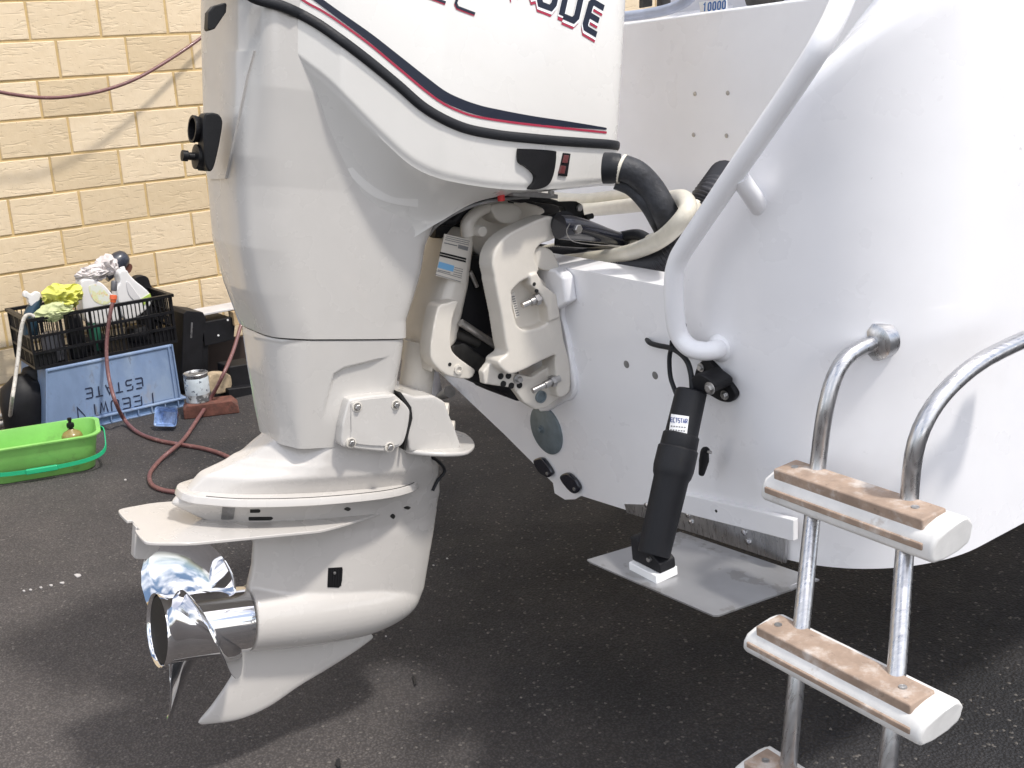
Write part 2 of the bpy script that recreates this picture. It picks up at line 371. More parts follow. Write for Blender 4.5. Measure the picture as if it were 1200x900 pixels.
bms = [brickmesh(i) for i in range(6)]
far = []
for r in range(-7, 12):
    zc = LZ - (r - .5) * BH
    if zc < -BH * .3: continue
    off = 0 if r % 2 == 0 else -.1627 + .5
    for k in range(-11, 40):
        xc = (k + off + .5) * BL + 0
        if xc < -3.9 or xc > 13.8: continue
        yj = random.uniform(-.0015, .0015)
        if -1.3 < xc < 2.9:
            o = bpy.data.objects.new('brick', random.choice(bms)); COL.objects.link(o); o.parent = wall
            o.location = (xc, yj, zc); o.rotation_euler = (random.uniform(-.003, .003), random.uniform(-.002, .002) + (math.pi if random.random() < .5 else 0) * 0, random.uniform(-.003, .003))
        else:
            g = .0055; far.append(wbox(WF, xc - BL / 2 + g, xc + BL / 2 - g, yj, .09, zc - BH / 2 + g, zc + BH / 2 - g))
obj('brickwork', cat_(*far), BRICK, wall, smooth=False, kind='stuff')

# ------------------------------------------------------------------ outboard motor
eng = thing('outboard_motor', EF, 'large cream white outboard motor with polished propeller hanging on the boat transom', 'outboard motor')

def yrow(fr, poly, s, u):
    """point on a pixel polyline whose height (plane X=s) equals u"""
    P = resamp(poly, 160); z = np.array([fr.hl(x, y, 0, s)[2] for x, y in P])
    k = np.argsort(z); return np.interp(u, z[k], P[k, 0]), np.interp(u, z[k], P[k, 1])
def rowbody(fr, L, R, sec, n=120, disp=None, top=None, bot=None, iters=7):
    """stack of level sections whose outline meets the traced left and right silhouettes.
    sec(yl) -> list of (t, halfwidth) from aft to fore"""
    Lr, Rr = resamp(L, 400), resamp(R, 400)
    zt = fr.hl(L[0][0], L[0][1], 0, 0)[2] if top is None else top
    zb = fr.hl(L[-1][0], L[-1][1], 0, 0)[2] if bot is None else bot
    rows = []; A = []
    for u in np.linspace(zt, zb, n):
        xl, yl = yrow(fr, L, 0, u); xr, yr = yrow(fr, R, 0, u)
        fa, ff = fr.hl(xl, yl, 0, 0)[1], fr.hl(xr, yr, 0, 0)[1]
        S_ = np.array(sec(yl)); full = np.concatenate([S_ * [1, 1], (S_ * [1, -1])[::-1][1:-1]])
        for _ in range(iters):
            pts = np.stack([full[:, 1], fa + full[:, 0] * (ff - fa), np.full(len(full), u)], 1)
            q = proj(fr.w(pts)); i, j = q[:, 0].argmin(), q[:, 0].argmax()
            tl = np.interp(q[i, 1], Lr[:, 1], Lr[:, 0]) if Lr[-1, 1] > Lr[0, 1] else xl
            tr = np.interp(q[j, 1], Rr[:, 1], Rr[:, 0]) if Rr[-1, 1] > Rr[0, 1] else xr
            fa += (tl - q[i, 0]) / 560 * .8; ff += (tr - q[j, 0]) / 540 * .8
        rows.append(pts); A.append((fa, ff))
    P = np.array(rows)
    if disp is not None:
        q = proj(fr.w(P)); d = disp(q[..., 0], q[..., 1], P); tg = np.roll(P, -1, 1) - np.roll(P, 1, 1)
        nn = np.stack([tg[..., 1], -tg[..., 0]], -1); nn /= np.linalg.norm(nn, axis=-1, keepdims=True) + 1e-9
        d = np.where(P[..., 0] > .004, d, 0); P[..., 0] += nn[..., 0] * d; P[..., 1] += nn[..., 1] * d
    n_, m_ = P.shape[:2]
    V = fr.w(P).reshape(-1, 3)
    Fc = [[i * m_ + j, i * m_ + (j + 1) % m_, (i + 1) * m_ + (j + 1) % m_, (i + 1) * m_ + j] for i in range(n_ - 1) for j in range(m_)]
    Fc += [list(range(m_))[::-1], [(n_ - 1) * m_ + j for j in range(m_)]]
    return V, Fc
def densify(pts, m=70, k=10):
    """smooth a coarse half section; first and last points keep zero width"""
    return resamp(catmull(pts, k), m)
def linedist(x, y, poly):
    """signed distance (pixels) to an open polyline; + on its right-hand side"""
    x, y = np.asarray(x, float), np.asarray(y, float); best = np.full(x.shape, 1e9); sg = np.zeros(x.shape)
    for (ax, ay), (bx, by) in zip(poly[:-1], poly[1:]):
        dx, dy = bx - ax, by - ay; t = np.clip(((x - ax) * dx + (y - ay) * dy) / (dx * dx + dy * dy), 0, 1)
        d = np.hypot(x - ax - t * dx, y - ay - t * dy); c = dx * (y - ay) - dy * (x - ax)
        m = d < best; best = np.where(m, d, best); sg = np.where(m, np.sign(c), sg)
    return best * sg

# --- mid housing
WMID = .135
def sec_mid(yl):
    w = np.interp(yl, [-60, 100, 212, 385, 515], [.165, .155, WMID, .118, .10])
    k = np.interp(yl, [0, 200, 385, 515], [.11, .15, .21, .13])
    return densify([(0, 0), (.0, w * .35), (.012, w * .62), (.05, w * .82), (k, w * .985), (.35, w), (.6, w), (.85, w * .97), (.95, w * .86), (.995, w * .6), (1, w * .3), (1, 0)], 190)
LM = [(236, -30), (235, 20), (236, 60), (238, 130), (239, 180), (243, 213), (249, 280), (262, 330), (283, 386)]
RM = [(520, -70), (520, 180), (516, 255), (505, 272), (498, 288), (493, 320), (484, 350), (476, 375)]
def disp_mid(x, y, P):
    # raised aft pan: left of the slanting line, above y=212
    d1 = -linedist(x, y, [(296, 20), (290, 90), (266, 212), (250, 330)]) if False else None
    ln = np.interp(y, [0, 40, 90, 212], [315, 306, 291, 266])
    a = sstep(0, 6, ln - x) * sstep(0, 4, 211 - y - (x - 243) * .1)
    a *= 0
    # handle recess at the top
    rx = sstep(0, 2.5, x - 239.5) * sstep(0, 2.5, 261 - x - (y - 5) * .04); ry = sstep(0, 2.5, y - 4) * sstep(0, 8, 60 - y - (250 - x) * -.2)
    return a + 0 * rx * ry
g_mid = rowbody(EF, LM, RM, sec_mid, 230, disp_mid)
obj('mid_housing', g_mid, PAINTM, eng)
LM2 = [(284, 388), (290, 430), (298, 475), (306, 513)]
RM2 = [(475, 377), (472, 405), (469, 425), (466, 440), (463, 460), (462, 500)]
def sec_mid2(yl):
    w = np.interp(yl, [385, 515], [.116, .098]); k = np.interp(yl, [385, 515], [.20, .12])
    return densify([(0, 0), (.0, w * .35), (.015, w * .6), (.06, w * .8), (k, w * .985), (.35, w), (.6, w), (.85, w * .97), (.95, w * .86), (.995, w * .6), (1, w * .3), (1, 0)], 110)
def disp_mid2(x, y, P):
    pl = [(371, 512), (386, 455), (391, 438), (404, 430), (452, 418)]
    d = linedist(x, y, pl)
    f = sstep(0, 3, d) * sstep(0, 22, d * 0 + 60 - np.abs(d)) * sstep(460, 430, x) * sstep(500, 440, y)
    bead = .0022 * np.exp(-((y - np.interp(x, [284, 330, 476], [391, 400, 381])) / 2.2) ** 2)
    return -.0075 * f + bead
g2 = rowbody(EF, LM2, RM2, sec_mid2, 110, disp_mid2)
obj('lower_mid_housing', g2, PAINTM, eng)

# --- cowl pan (below the black bead) and upper cowl, starboard patch mirrored to port
def onsurf(x, y, wf):
    s = .2
    for _ in range(8):
        p = EF.hl(x, y, 0, s); s = wf(x, y, p)
    return EF.hl(x, y, 0, s)
BAND = [(272, -22), (284, -12), (300, -1.5), (333, 8), (367, 24.6), (400, 47), (433, 72), (467, 100), (500, 128), (540, 148.5), (580, 157.5), (620, 162), (660, 165.5), (712, 169)]
CREASE = [(306, 30), (330, 56), (360, 80), (390, 105), (450, 166), (490, 199), (540, 215), (620, 223), (712, 214)]
INNER = [(306, 60), (325, 120), (345, 180), (372, 235), (415, 275), (470, 283), (510, 263), (560, 236), (620, 226.5), (712, 217)]
def wcowl(x, y, p=None):
    return float(np.interp(x, [200, 240, 306, 400, 520, 640, 712], [.134, .134, .136, .190, .224, .236, .232]))
def wup(x, y, p=None):      # the upper cowl leans in towards the top
    band = np.interp(x, [q[0] for q in BAND], [q[1] for q in BAND])
    h = max(0., (band - y)) / 540.
    return wcowl(x, y) - .03 * h - .22 * h * h
N_ = 90
bandR = resamp(BAND, N_); 
bx = np.linspace(306, 712, N_)
def yat(pl, x): return np.interp(x, [q[0] for q in pl], [q[1] for q in pl])
crs = catmull(CREASE, 10); inn = resamp(catmull(INNER, 10), N_); crr = resamp(crs, N_); bnd = catmull(BAND, 10)
bnr = np.stack([crr[:, 0], yat(bnd, crr[:, 0])], 1)
rows = []
for j in range(26):      # pan side wall, band down to the crease
    t = j / 25
    rr = []
    for i in range(N_):
        x, y = bnr[i] * (1 - t) + crr[i] * t
        w = wcowl(x, y) * (1 - .02 * t) - .004 * sstep(.85, 1, t)
        rr.append(EF.hl(x, y, 0, w))
    rows.append(rr)
for j in range(1, 25):   # soft undercut from the crease to the inner edge
    t = j / 24; rr = []
    for i in range(N_):
        x, y = crr[i] * (1 - t) + inn[i] * t
        wc = wcowl(*crr[i]) * .98 - .004; q = i / (N_ - 1)
        wi = np.interp(inn[i][0], [300, 470, 560, 712], [.121, .119, .160, .19])
        e = (1 - t) ** np.interp(q, [0, .5, .7, 1], [1.7, 1.9, 1.3, 1])
        rr.append(EF.hl(x, y, 0, wi + (wc - wi) * e))
    rows.append(rr)
P = np.array(rows)        # (rows, N_, 3)
def front_wrap(P, r=.07, k=10, dz=0):
    """carry the last column round the front corner to the centre line"""
    last = P[:, -1]; ext = []
    for a in np.linspace(0, math.pi / 2, k + 1)[1:]:
        q = last.copy(); q[:, 0] = last[:, 0] - r * (1 - math.cos(a)); q[:, 1] = last[:, 1] + r * math.sin(a) * .9; ext.append(q)
    for t in (.5, 1):
        q = ext[k - 1].copy(); q[:, 0] *= (1 - t); q[:, 1] += .03 * t; ext.append(q)
    return np.concatenate([P, np.stack(ext, 1)], 1)
P1 = front_wrap(P)
Pm = P1.copy(); Pm[..., 0] *= -1
g = cat_(xf(grid(P1), EF), xf(grid(Pm), EF))
# close the underside of the pan
obj('lower_cowl', g, PAINT, eng, angle=28)
# aft part of the pan: joins the bead to the mid housing, off the top of the picture
# upper cowl
rows = []
TOPY = -330
nb = resamp(BAND, N_)
for j in range(60):
    t = (j / 59) ** 1.0; rr = []
    for i in range(N_):
        x0, y0 = nb[i]; x1 = np.interp(i / (N_ - 1), [0, 1], [262, 731]); y1 = np.interp(i / (N_ - 1), [0, .5, 1], [TOPY + 50, TOPY + 5, TOPY - 10])
        xx = x0 + (np.interp(y0 + (y1 - y0) * t, [-400, 0, 168], [735, 727 - 5, 712]) - 712) * (i / (N_ - 1)) if x0 > 600 else x0 * (1 - t) + x1 * t
        yy = y0 + (y1 - y0) * t
        rr.append(EF.hl(xx, yy, 0, wup(xx, yy)))
    rows.append(rr)
P = np.array(rows[::-1])
def aft_wrap(P, r=.09, k=8):
    first = P[:, 0]; ext = []
    for a in np.linspace(0, math.pi / 2, k + 1)[1:]:
        q = first.copy(); q[:, 0] = first[:, 0] - r * (1 - math.cos(a)); q[:, 1] = first[:, 1] - r * math.sin(a) * .8; ext.append(q)
    q = ext[-1].copy(); q[:, 0] = 0; q[:, 1] -= .02; ext.append(q)
    return np.concatenate([np.stack(ext[::-1], 1), P], 1)
P2 = aft_wrap(front_wrap(P, .06))
# roof: shrink the top ring toward the centre line
ring = P2[0].copy(); roof = []
for t in np.linspace(0, 1, 8)[1:]:
    q = ring.copy(); q[:, 0] = ring[:, 0] * math.cos(t * math.pi / 2); q[:, 2] = ring[:, 2] + .07 * math.sin(t * math.pi / 2); roof.append(q)
P2 = np.concatenate([np.array(roof[::-1]), P2], 0)
_ci = int(np.argmax(nb[:, 0] > 352)) + (P2.shape[1] - P.shape[1] - 12) 
Pm = P2[:, _ci:].copy(); Pm[..., 0] *= -1
upper = obj('upper_cowl', cat_(xf(grid(P2), EF), xf(grid(Pm), EF)), PAINT, eng, angle=50)
# black bead between the two cowl halves
bl = [onsurf(x, y, lambda a, b, p: max(wcowl(a, b), float(np.interp(a, [200, 306, 345, 370], [.150, .160, .166, .1]))) + .001) for x, y in catmull(BAND, 6)]
bl = np.array(bl); k = bl[-1]
ext = [k + [-.07 * (1 - math.cos(a)), .07 * math.sin(a) * .9, 0] for a in np.linspace(0, 1.5, 6)[1:]]
bl = np.concatenate([bl, ext])
def bead(pts, rw, rh):
    T = np.gradient(pts, axis=0); T /= np.linalg.norm(T, axis=1)[:, None]
    up = np.cross(np.array([1., 0, 0]), T); up /= np.linalg.norm(up, axis=1)[:, None]
    an = np.linspace(0, 2 * np.pi, 12, endpoint=False)
    V = np.stack([pts + rw * math.cos(a) * np.array([1., 0, 0]) + rh * math.sin(a) * up for a in an], 1)
    n, m = V.shape[:2]
    return V.reshape(-1, 3), [[i * m + j, i * m + (j + 1) % m, (i + 1) * m + (j + 1) % m, (i + 1) * m + j] for i in range(n - 1) for j in range(m)] + [list(range(m)), [(n - 1) * m + j for j in range(m)]]
gb = bead(bl, .006, .0092); blm = bl[24:].copy(); blm[:, 0] *= -1; gb2 = bead(blm, .006, .0092)
obj('rubber_bead', cat_(xf(gb, EF), xf(gb2, EF)), RUBBER, eng)

# --- flat print on the upper cowl: stripes and letters, a hair proud of the paint
def ribbon_px(pts, th, lift, taper=None):
    P = catmull(pts, 8) if len(pts) > 2 else np.array(pts, float)
    T = np.gradient(P, axis=0); T /= np.linalg.norm(T, axis=1)[:, None]; Nn = np.stack([-T[:, 1], T[:, 0]], 1)
    th = np.interp(np.linspace(0, 1, len(P)), np.linspace(0, 1, len(np.atleast_1d(th))), np.atleast_1d(th))[:, None] / 2
    a, b = P + Nn * th, P - Nn * th
    V = [EF.w(onsurf(x, y, lambda u, v, p: wup(u, v) + lift)) for x, y in np.concatenate([a, (a + b) / 2, b])]
    n = len(P)
    return np.array(V), [[i + o, i + 1 + o, n + i + 1 + o, n + i + o] for o in (0, n) for i in range(n - 1)]
obj('navy_stripe', ribbon_px([(340, -25), (372, -1), (400, 19.5), (433, 43.5), (467, 71), (500, 98), (520, 112.5), (540, 122), (560, 128.8), (580, 133.3), (620, 140), (660, 145), (700, 149.6), (711, 151)], [7, 7.2, 7.6, 9, 10.5, 12, 12, 12, 11.8, 11.5, 9.5, 7.5, 3.4, 2], .0012), INK, upper)
obj('red_stripe', ribbon_px([(322, -26), (355, 0), (378, 13), (400, 27.5), (433, 51.7), (467, 80), (500, 107.5), (520, 121.5), (540, 131), (560, 137), (600, 143.4), (640, 148), (711, 155.3)], 2.7, .0012), RED, upper)
def stroke(pts, th):
    P = np.array(pts, float); n = len(P); A = []; B = []
    for i in range(n):
        d0 = P[i] - P[i - 1] if i else P[1] - P[0]; d1 = P[i + 1] - P[i] if i < n - 1 else P[-1] - P[-2]
        d0 = d0 / np.linalg.norm(d0); d1 = d1 / np.linalg.norm(d1); m = d0 + d1; m /= np.linalg.norm(m)
        nn = np.array([-m[1], m[0]]); k = th / 2 / max(.4, nn @ np.array([-d1[1], d1[0]]))
        A.append(P[i] + nn * k); B.append(P[i] - nn * k)
    return np.concatenate([A, B]), [[i, i + 1, n + i + 1, n + i] for i in range(n - 1)]
GL = {  # unit glyphs, y up
 'E': [[(.95, 1), (.12, 1), (0, .88), (0, .12), (.12, 0), (.95, 0)], [(.12, .5), (.85, .5)]],
 'V': [[(0, 1), (.4, 0), (.5, 0), (1, 1)]], 'I': [[(.2, 1), (.2, 0)]], 'N': [[(0, 0), (0, 1), (.9, 0), (.9, 1)]],
 'R': [[(0, 0), (0, 1), (.8, 1), (.92, .88), (.92, .6), (.8, .5), (.12, .5)], [(.5, .42), (.95, 0)]],
 'U': [[(0, 1), (0, .14), (.14, 0), (.78, 0), (.92, .14), (.92, 1)]],
 'D': [[(0, 0), (0, 1), (.74, 1), (.9, .86), (.9, .14), (.74, 0), (.12, 0)]],
 'T': [[(0, 1), (1, 1)], [(.5, .9), (.5, 0)]], 'C': [[(1, 1), (.14, 1), (0, .86), (0, .14), (.14, 0), (1, 0)]], '-': [[(.1, .5), (.7, .5)]]}
def word(txt, org, e1, e2, adv, w, th, lift, off=(0, 0), k0=0):
    gs = []; e1 = np.array(e1, float); e2 = np.array(e2, float)
    for i, ch in enumerate(txt):
        for q, st in enumerate(GL.get(ch, [])):
            P = np.array(st); h = np.linalg.norm(e2); L1 = np.linalg.norm(e1) * w
            S_, Fc = stroke(P * [L1, h], th)
            S_ = S_ / [L1, h]
            pts = np.array(org) + e1 * (adv * (i + k0)) + np.outer(S_[:, 0] * w, e1) + np.outer(S_[:, 1], e2) + np.array(off)
            V = [EF.w(onsurf(x, y, lambda u, v, p: wup(u, v) + lift + .0002 * q)) for x, y in pts]
            gs.append((np.array(V), Fc))
    return cat_(*gs)
def letters(txt, org, e1, e2, adv, w, layers, k0):
    for i, ch in enumerate(txt):
        for nm, m_, th, lf, of in layers:
            obj(nm, word(ch, np.array(org) + np.array(e1, float) * adv * (i + k0), e1, e2, adv, w, th, lf, of, 0), m_, upper, smooth=False)
for ch, og, a1, a2 in (('E', (685, 32), (15, 9), (8.5, -31)), ('D', (658, 18), (18.5, 8), (8.5, -38)), ('U', (631, 4), (18.5, 7), (9, -40)), ('R', (606, -8), (22, 7.2), (9, -42)), ('N', (580, -17), (22, 6.5), (9, -43)), ('I', (566, -22), (22, 6), (9, -44)), ('V', (541, -29), (22, 5.5), (9, -45)), ('E', (515, -36), (22, 5), (9, -45))):
    letters(ch, og, a1, a2, 1.0, 1.0, (('letter_shadow', RED, 6.8, .0012, (-1.6, 6.2)), ('letter_outline', WHT, 8.8, .0018, (-.4, 2.4)), ('letter', INK, 7.0, .0024, (0, 0))), 0)
letters('E-TEC', (533, 7), (25, 9.5), (9, -26), 1.33, .95, (('letter_shadow', RED, 3, .0012, (-.5, 1.6)), ('letter', INK, 3, .0018, (0, 0))), -4)

# --- black latch and two-light switch on the pan
def wpan(x, y, p=None): return wcowl(x, y) + .0
def panplate(pts, lift, base=-.004, sm=True):
    P = catmull(pts, 5, True) if sm else np.array(pts, float)
    A = np.array([onsurf(x, y, lambda u, v, p: wpan(u, v) * .985 + lift) for x, y in P]); B = A.copy(); B[:, 0] += base - lift
    return xf(loop_prism(B, A), EF)
obj('latch', panplate([(608, 176), (613, 174.2), (648, 176.5), (652, 181), (650, 200), (645, 214), (636, 220.5), (622, 222), (627, 213), (627, 205), (618, 196), (609, 190)], .009), BLACKP, eng, bevel=.002)
sw = obj('rocker_switch', panplate([(660, 179), (669, 180), (665, 207), (655, 206)], .004, sm=False), BLACKP, eng, bevel=.001)
for y0 in (181.5, 194):
    obj('rocker', panplate([(661.5 - (y0 - 181) * .28, y0), (667.3 - (y0 - 181) * .28, y0 + .6), (665.3 - (y0 - 181) * .28, y0 + 9.8), (659.3 - (y0 - 181) * .28, y0 + 9.4)], .006, sm=False), mat('rocker_red', (.12, .03, .03), .35, coat=.3), sw, bevel=.001)

# --- black flushing port and plug at the aft edge
fp = obj('flush_port', pxprism(EF, catmull([(232, 137), (238, 132.5), (248, 134), (253, 141), (252.5, 152), (249, 172), (244, 193), (240, 200), (236, 198), (233, 188), (231, 160)], 5, True), 0, .06, .095), BLACKP, eng, bevel=.004)
_f0 = EF.hit(240, 150, 0, .035); _b = -EF.A[1]
def aftdir(p, x, y): return None
for (x, y, r, nm) in ((231, 152, .0225, 'outlet_socket'), (231, 184, .024, 'flush_plug')):
    p = EF.hit(x + 4, y, 0, .06); fr = aimed(p - _b * .012, _b)
    if nm == 'outlet_socket': prof = [(r, 0), (r, .02), (r * 1.06, .022), (r * 1.06, .028), (r * .86, .028), (r * .8, .006), (0, .006)]
    else: prof = [(r, 0), (r, .012), (r * .9, .016), (r * .9, .022), (r * .3, .024), (r * .28, .034), (r * .4, .036), (r * .4, .046), (0, .047)]
    q = obj(nm, lathe(fr, prof, 28), BLACKP, eng)
    if nm == 'flush_plug':
        for k in range(10):
            a = k * math.pi / 5; c = fr.w([r * .96 * math.cos(a), r * .96 * math.sin(a), 0]); obj('grip_rib', cyl(c, c + _b * .013, .0022, 6), BLACKP, q)
# pull handle inside the recess
obj('pull_handle', pxprism(EF, [(239.5, 16), (246, 8), (258, 4.5), (261, 6), (260, 16), (247, 35), (240, 37.5), (238.6, 34)], 0, .118, .14), BLACKP, eng, bevel=.003)

# --- exhaust housing + gearcase: strut, torpedo (one casting)
LG = [(308, 506), (296, 515), (284, 526), (262, 540), (233, 552.5), (225, 562), (217, 572), (206, 582), (199, 590), (228, 604), (262, 619), (296, 634), (294, 660), (289, 680), (286, 700), (286, 730)]
RG = [(468, 470), (500, 520), (507, 535), (514, 545), (516, 575), (513, 590), (509, 620), (503, 655), (497, 690), (491, 705), (484, 722)]
def sec_g(yl):
    w = np.interp(yl, [506, 552, 590, 625, 690, 740], [.098, .10, .070, .050, .052, .052])
    a = np.interp(yl, [506, 552, 590, 640, 740], [.35, .18, .10, .12, .2]); m = np.interp(yl, [506, 560, 640], [.3, .42, .45])
    return densify([(0, 0), (0, w * a), (.03, w * (a + .12)), (.18, w * .74), (m, w), (.7, w * .97), (.88, w * .72), (.97, w * .42), (1, w * .2), (1, 0)], 60)
def disp_g(x, y, P):
    f = sstep(0, 20, y - 560) * 0
    return f
g = rowbody(EF, LG, RG, sec_g, 90, disp_g)
# torpedo (lathe about the propeller axis)
PF = Frame(EF.O, EF.A[2], EF.A[0], EF.A[1])      # Z = forward
fr0 = EF.hl(289, 730, 0, 0)[1]; fn = EF.hl(489, 712, 0, 0)[1]
Lt = fn - fr0
tor = []
for t, r in ((0, .068), (.0, .0685), (.12, .072), (.3, .076), (.5, .076), (.68, .071), (.82, .058), (.92, .041), (.98, .021), (1, .002)): tor.append((r, fr0 + t * Lt))
tor = [tuple(q) for q in catmull(tor[1:], 6)]
gt = lathe(PF, tor, 40, sy=.92)
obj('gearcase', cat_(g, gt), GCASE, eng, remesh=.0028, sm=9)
# skeg
def thinblade(outline, wf, n=26):
    """outline traced on the centre plane: leading/trailing handled by thickness falloff to the edge"""
    P = catmull(outline, 8, True) if n else np.array(outline)
    A = np.array([EF.hl(x, y, 0, 0) for x, y in P]); c = A.mean(0)
    V = []; Fc = []; m = len(A); rings = [(1, 0), (.985, .35), (.93, .75), (.8, 1), (.5, 1.1), (.01, 1.15)]
    for sg in (1, -1):
        b = len(V)
        for k, h in rings:
            for q in A:
                v = c + (q - c) * k; v[0] = sg * h * wf; V.append(v)
        for i in range(len(rings) - 1):
            for j in range(m): Fc.append([b + i * m + j, b + i * m + (j + 1) % m, b + (i + 1) * m + (j + 1) % m, b + (i + 1) * m + j])
    return EF.w(np.array(V)), Fc
obj('skeg', thinblade([(283, 758), (278, 778), (266, 800), (248, 826), (234, 843), (234, 848), (244, 848.5), (280, 843), (315, 828), (352, 803), (390, 780), (425, 757), (436, 744), (400, 735), (330, 735), (290, 745)], .006), GCASE, eng)
# anti-ventilation plate: level plate traced on its own plane, mirrored about the centre line
up = EF.hl(200, 637.5, 0, .115)[2]
near = [(152, 608), (158, 622), (166, 632.5), (175, 636.8), (205, 637.4), (260, 637), (327, 635), (360, 632), (393, 627.8), (440, 618.5), (475, 608)]
Pn = np.array([EF.hl(x, y, 2, up) for x, y in near]);
aft = EF.hl(148, 592, 2, up)
Pn = catmull(Pn, 4); Pn[:, 0] = np.clip(Pn[:, 0], .028, .125)
_q = sstep(0, 1, np.linspace(-3.2, 1, len(Pn))) ; _so = Pn[:, 0].copy(); Pn[:, 0] = _so * (1 - _q) + .03 * _q; Pn[:, 1] += (_so - Pn[:, 0]) * .55
pt = aft.copy(); pt[0] = -Pn[0][0] * .9
out = np.concatenate([Pn, (Pn * [-1, 1, 1])[::-1]])
th = np.where(out[:, 1] < 1e9, .0045, 0)
A = out.copy(); A[:, 2] = up + .002; B = out.copy(); B[:, 2] = up - .004
plate = obj('ventilation_plate', xf(loop_prism(B, A), EF), GCASE, eng, bevel=.0014)
# raised wall joining plate to strut : exhaust snout above the plate
obj('plate_rail', pxprism(EF, [(155, 612), (153, 649), (156, 651), (169, 651), (182, 640), (186, 630)], 0, -.012, .012), GCASE, eng, bevel=.003)
# splash rim at the joint of the exhaust housing
def rimloop(L, R, w, n=70):
    u = EF.hl(L[0], L[1], 0, .0)[2]
    fa, ff = EF.hl(L[0], L[1], 2, u)[1], EF.hl(R[0], R[1], 2, u)[1]
    S_ = densify([(0, 0), (0, w * .10), (.012, w * .26), (.05, w * .46), (.2, w * .80), (.45, w), (.75, w * .96), (.92, w * .7), (.99, w * .35), (1, 0)], n)
    h = np.stack([S_[:, 1], fa + S_[:, 0] * (ff - fa), np.full(n, u)], 1)
    return np.concatenate([h, (h * [-1, 1, 1])[::-1][1:-1]])
Lp = rimloop((210, 576), (518, 577), .115)
ctr = Lp.mean(0)
def rimsweep(loop, prof):
    nrm = loop - np.roll(loop, 1, 0) + (np.roll(loop, -1, 0) - loop); nrm = np.stack([nrm[:, 1], -nrm[:, 0], nrm[:, 2] * 0], 1); nrm /= np.linalg.norm(nrm, axis=1)[:, None] + 1e-9
    if ((loop - ctr)[:, :2] * nrm[:, :2]).sum() < 0: nrm = -nrm
    m = len(loop); k = len(prof)
    V = np.concatenate([loop + nrm * a + np.array([0, 0, b]) for a, b in prof])
    return EF.w(V), [[i * m + j, i * m + (j + 1) % m, ((i + 1) % k) * m + (j + 1) % m, ((i + 1) % k) * m + j] for i in range(k) for j in range(m)]
obj('splash_rim', rimsweep(Lp, [(-.055, .004), (-.003, .004), (.001, .0025), (.0035, -.004), (.0045, -.0095), (.0030, -.0115), (-.055, -.0115)]), GCASE, eng, angle=24)
sm_ = Lp.copy(); _n = np.roll(sm_, -1, 0) - np.roll(sm_, 1, 0); _n = np.stack([_n[:, 1], -_n[:, 0], _n[:, 2] * 0], 1); _n /= np.linalg.norm(_n, axis=1)[:, None]
if ((sm_ - ctr)[:, :2] * _n[:, :2]).sum() < 0: _n = -_n
_sl = (Lp - _n * .004)[6:66]; obj('housing_seam', tube([EF.w(q + [0, 0, .0042]) for q in _sl], .0009, 6, smoothp=False), HOLE, eng)
# panels and holes on the gearcase, laid on the cast surface itself
from mathutils.bvhtree import BVHTree
def surf_of(*names):
    dg = bpy.context.evaluated_depsgraph_get(); ts = []
    for nm in names:
        o = bpy.data.objects[nm] if isinstance(nm, str) else nm
        e = o.evaluated_get(dg); me = e.to_mesh(); mw = np.array(WM[o.name])
        v = np.array([w.co for w in me.vertices]) @ mw[:3, :3].T + mw[:3, 3]
        ts.append(BVHTree.FromPolygons([tuple(q) for q in v], [tuple(p.vertices) for p in me.polygons])); e.to_mesh_clear()
    return ts[0]
def cast(tree, x, y):
    d = ray(x, y); d = Vector(d / np.linalg.norm(d)); h_ = tree.ray_cast(Vector(CAMP), d)
    return (np.array(h_[0]), np.array(h_[1])) if h_[0] is not None else (None, None)
TG = surf_of('gearcase')
def decal(name, tree, pts, m_, parent, lift=.0008, smoothed=False, back=.004):
    P = catmull(pts, 4, True) if smoothed else resamp(np.array(list(pts) + [pts[0]], float), 25)[:-1]
    c = P.mean(0); A = []; ok = True
    for x, y in list(P) + [c]:
        p, n = cast(tree, x, y)
        if p is None: return None
        if n @ (CAMP - p) < 0: n = -n
        A.append((p, n))
    m = len(P); V = [p + n * lift for p, n in A] + [p - n * back for p, n in A[:-1]]
    Fc = [[i, (i + 1) % m, m] for i in range(m)] + [[i, m + 1 + i, m + 1 + (i + 1) % m, (i + 1) % m] for i in range(m)]
    return obj(name, (np.array(V), Fc), m_, parent, smooth=False)
GREYI = mat('grey_inset', (.22, .215, .21), .6, metal=.3, var=.2, vscale=40)
decal('zinc_inset', TG, [(261, 591.5), (276, 591), (273.5, 608), (259, 608)], GREYI, eng, .002)
decal('drain_slot', TG, [(293, 597), (304, 596.6), (305.5, 598.6), (304, 600.6), (293, 600.8)], HOLE, eng)
decal('drain_slot', TG, [(291.5, 605.7), (319, 605.5), (320.5, 607.5), (317, 609.6), (291, 609.8)], HOLE, eng)
for x, y, w_, h_ in ((407, 596.5, 4, 2.2), (460, 605, 3, 3), (477, 595, 4, 2)):
    decal('screw_hole', TG, [(x - w_, y), (x, y - h_), (x + w_, y - .5), (x + 1, y + h_)], DKMET, eng, smoothed=True)
decal('drain_hole', TG, [(393, 757.4), (398, 755.4), (401, 756), (397, 758.8), (394, 759)], HOLE, eng, smoothed=True)
# water intake grille
gr = decal('water_intake', TG, [(384.5, 665.5), (401.5, 664.5), (400.5, 682), (397.5, 688.5), (383.5, 688)], BLACKP, eng, .0014)
for k in range(5):
    x = 387 + k * 3
    decal('grille_bar', TG, [(x, 667), (x + 1.1, 667), (x + .4, 686.5), (x - .7, 686.5)], BLACKD, gr, .0026)
p, n = cast(TG, 391.5, 671); obj('screw_head', lathe(aimed(p + n * .0026, n), [(.0034, 0), (.003, .0016), (0, .002)], 12), BOLTM, gr)

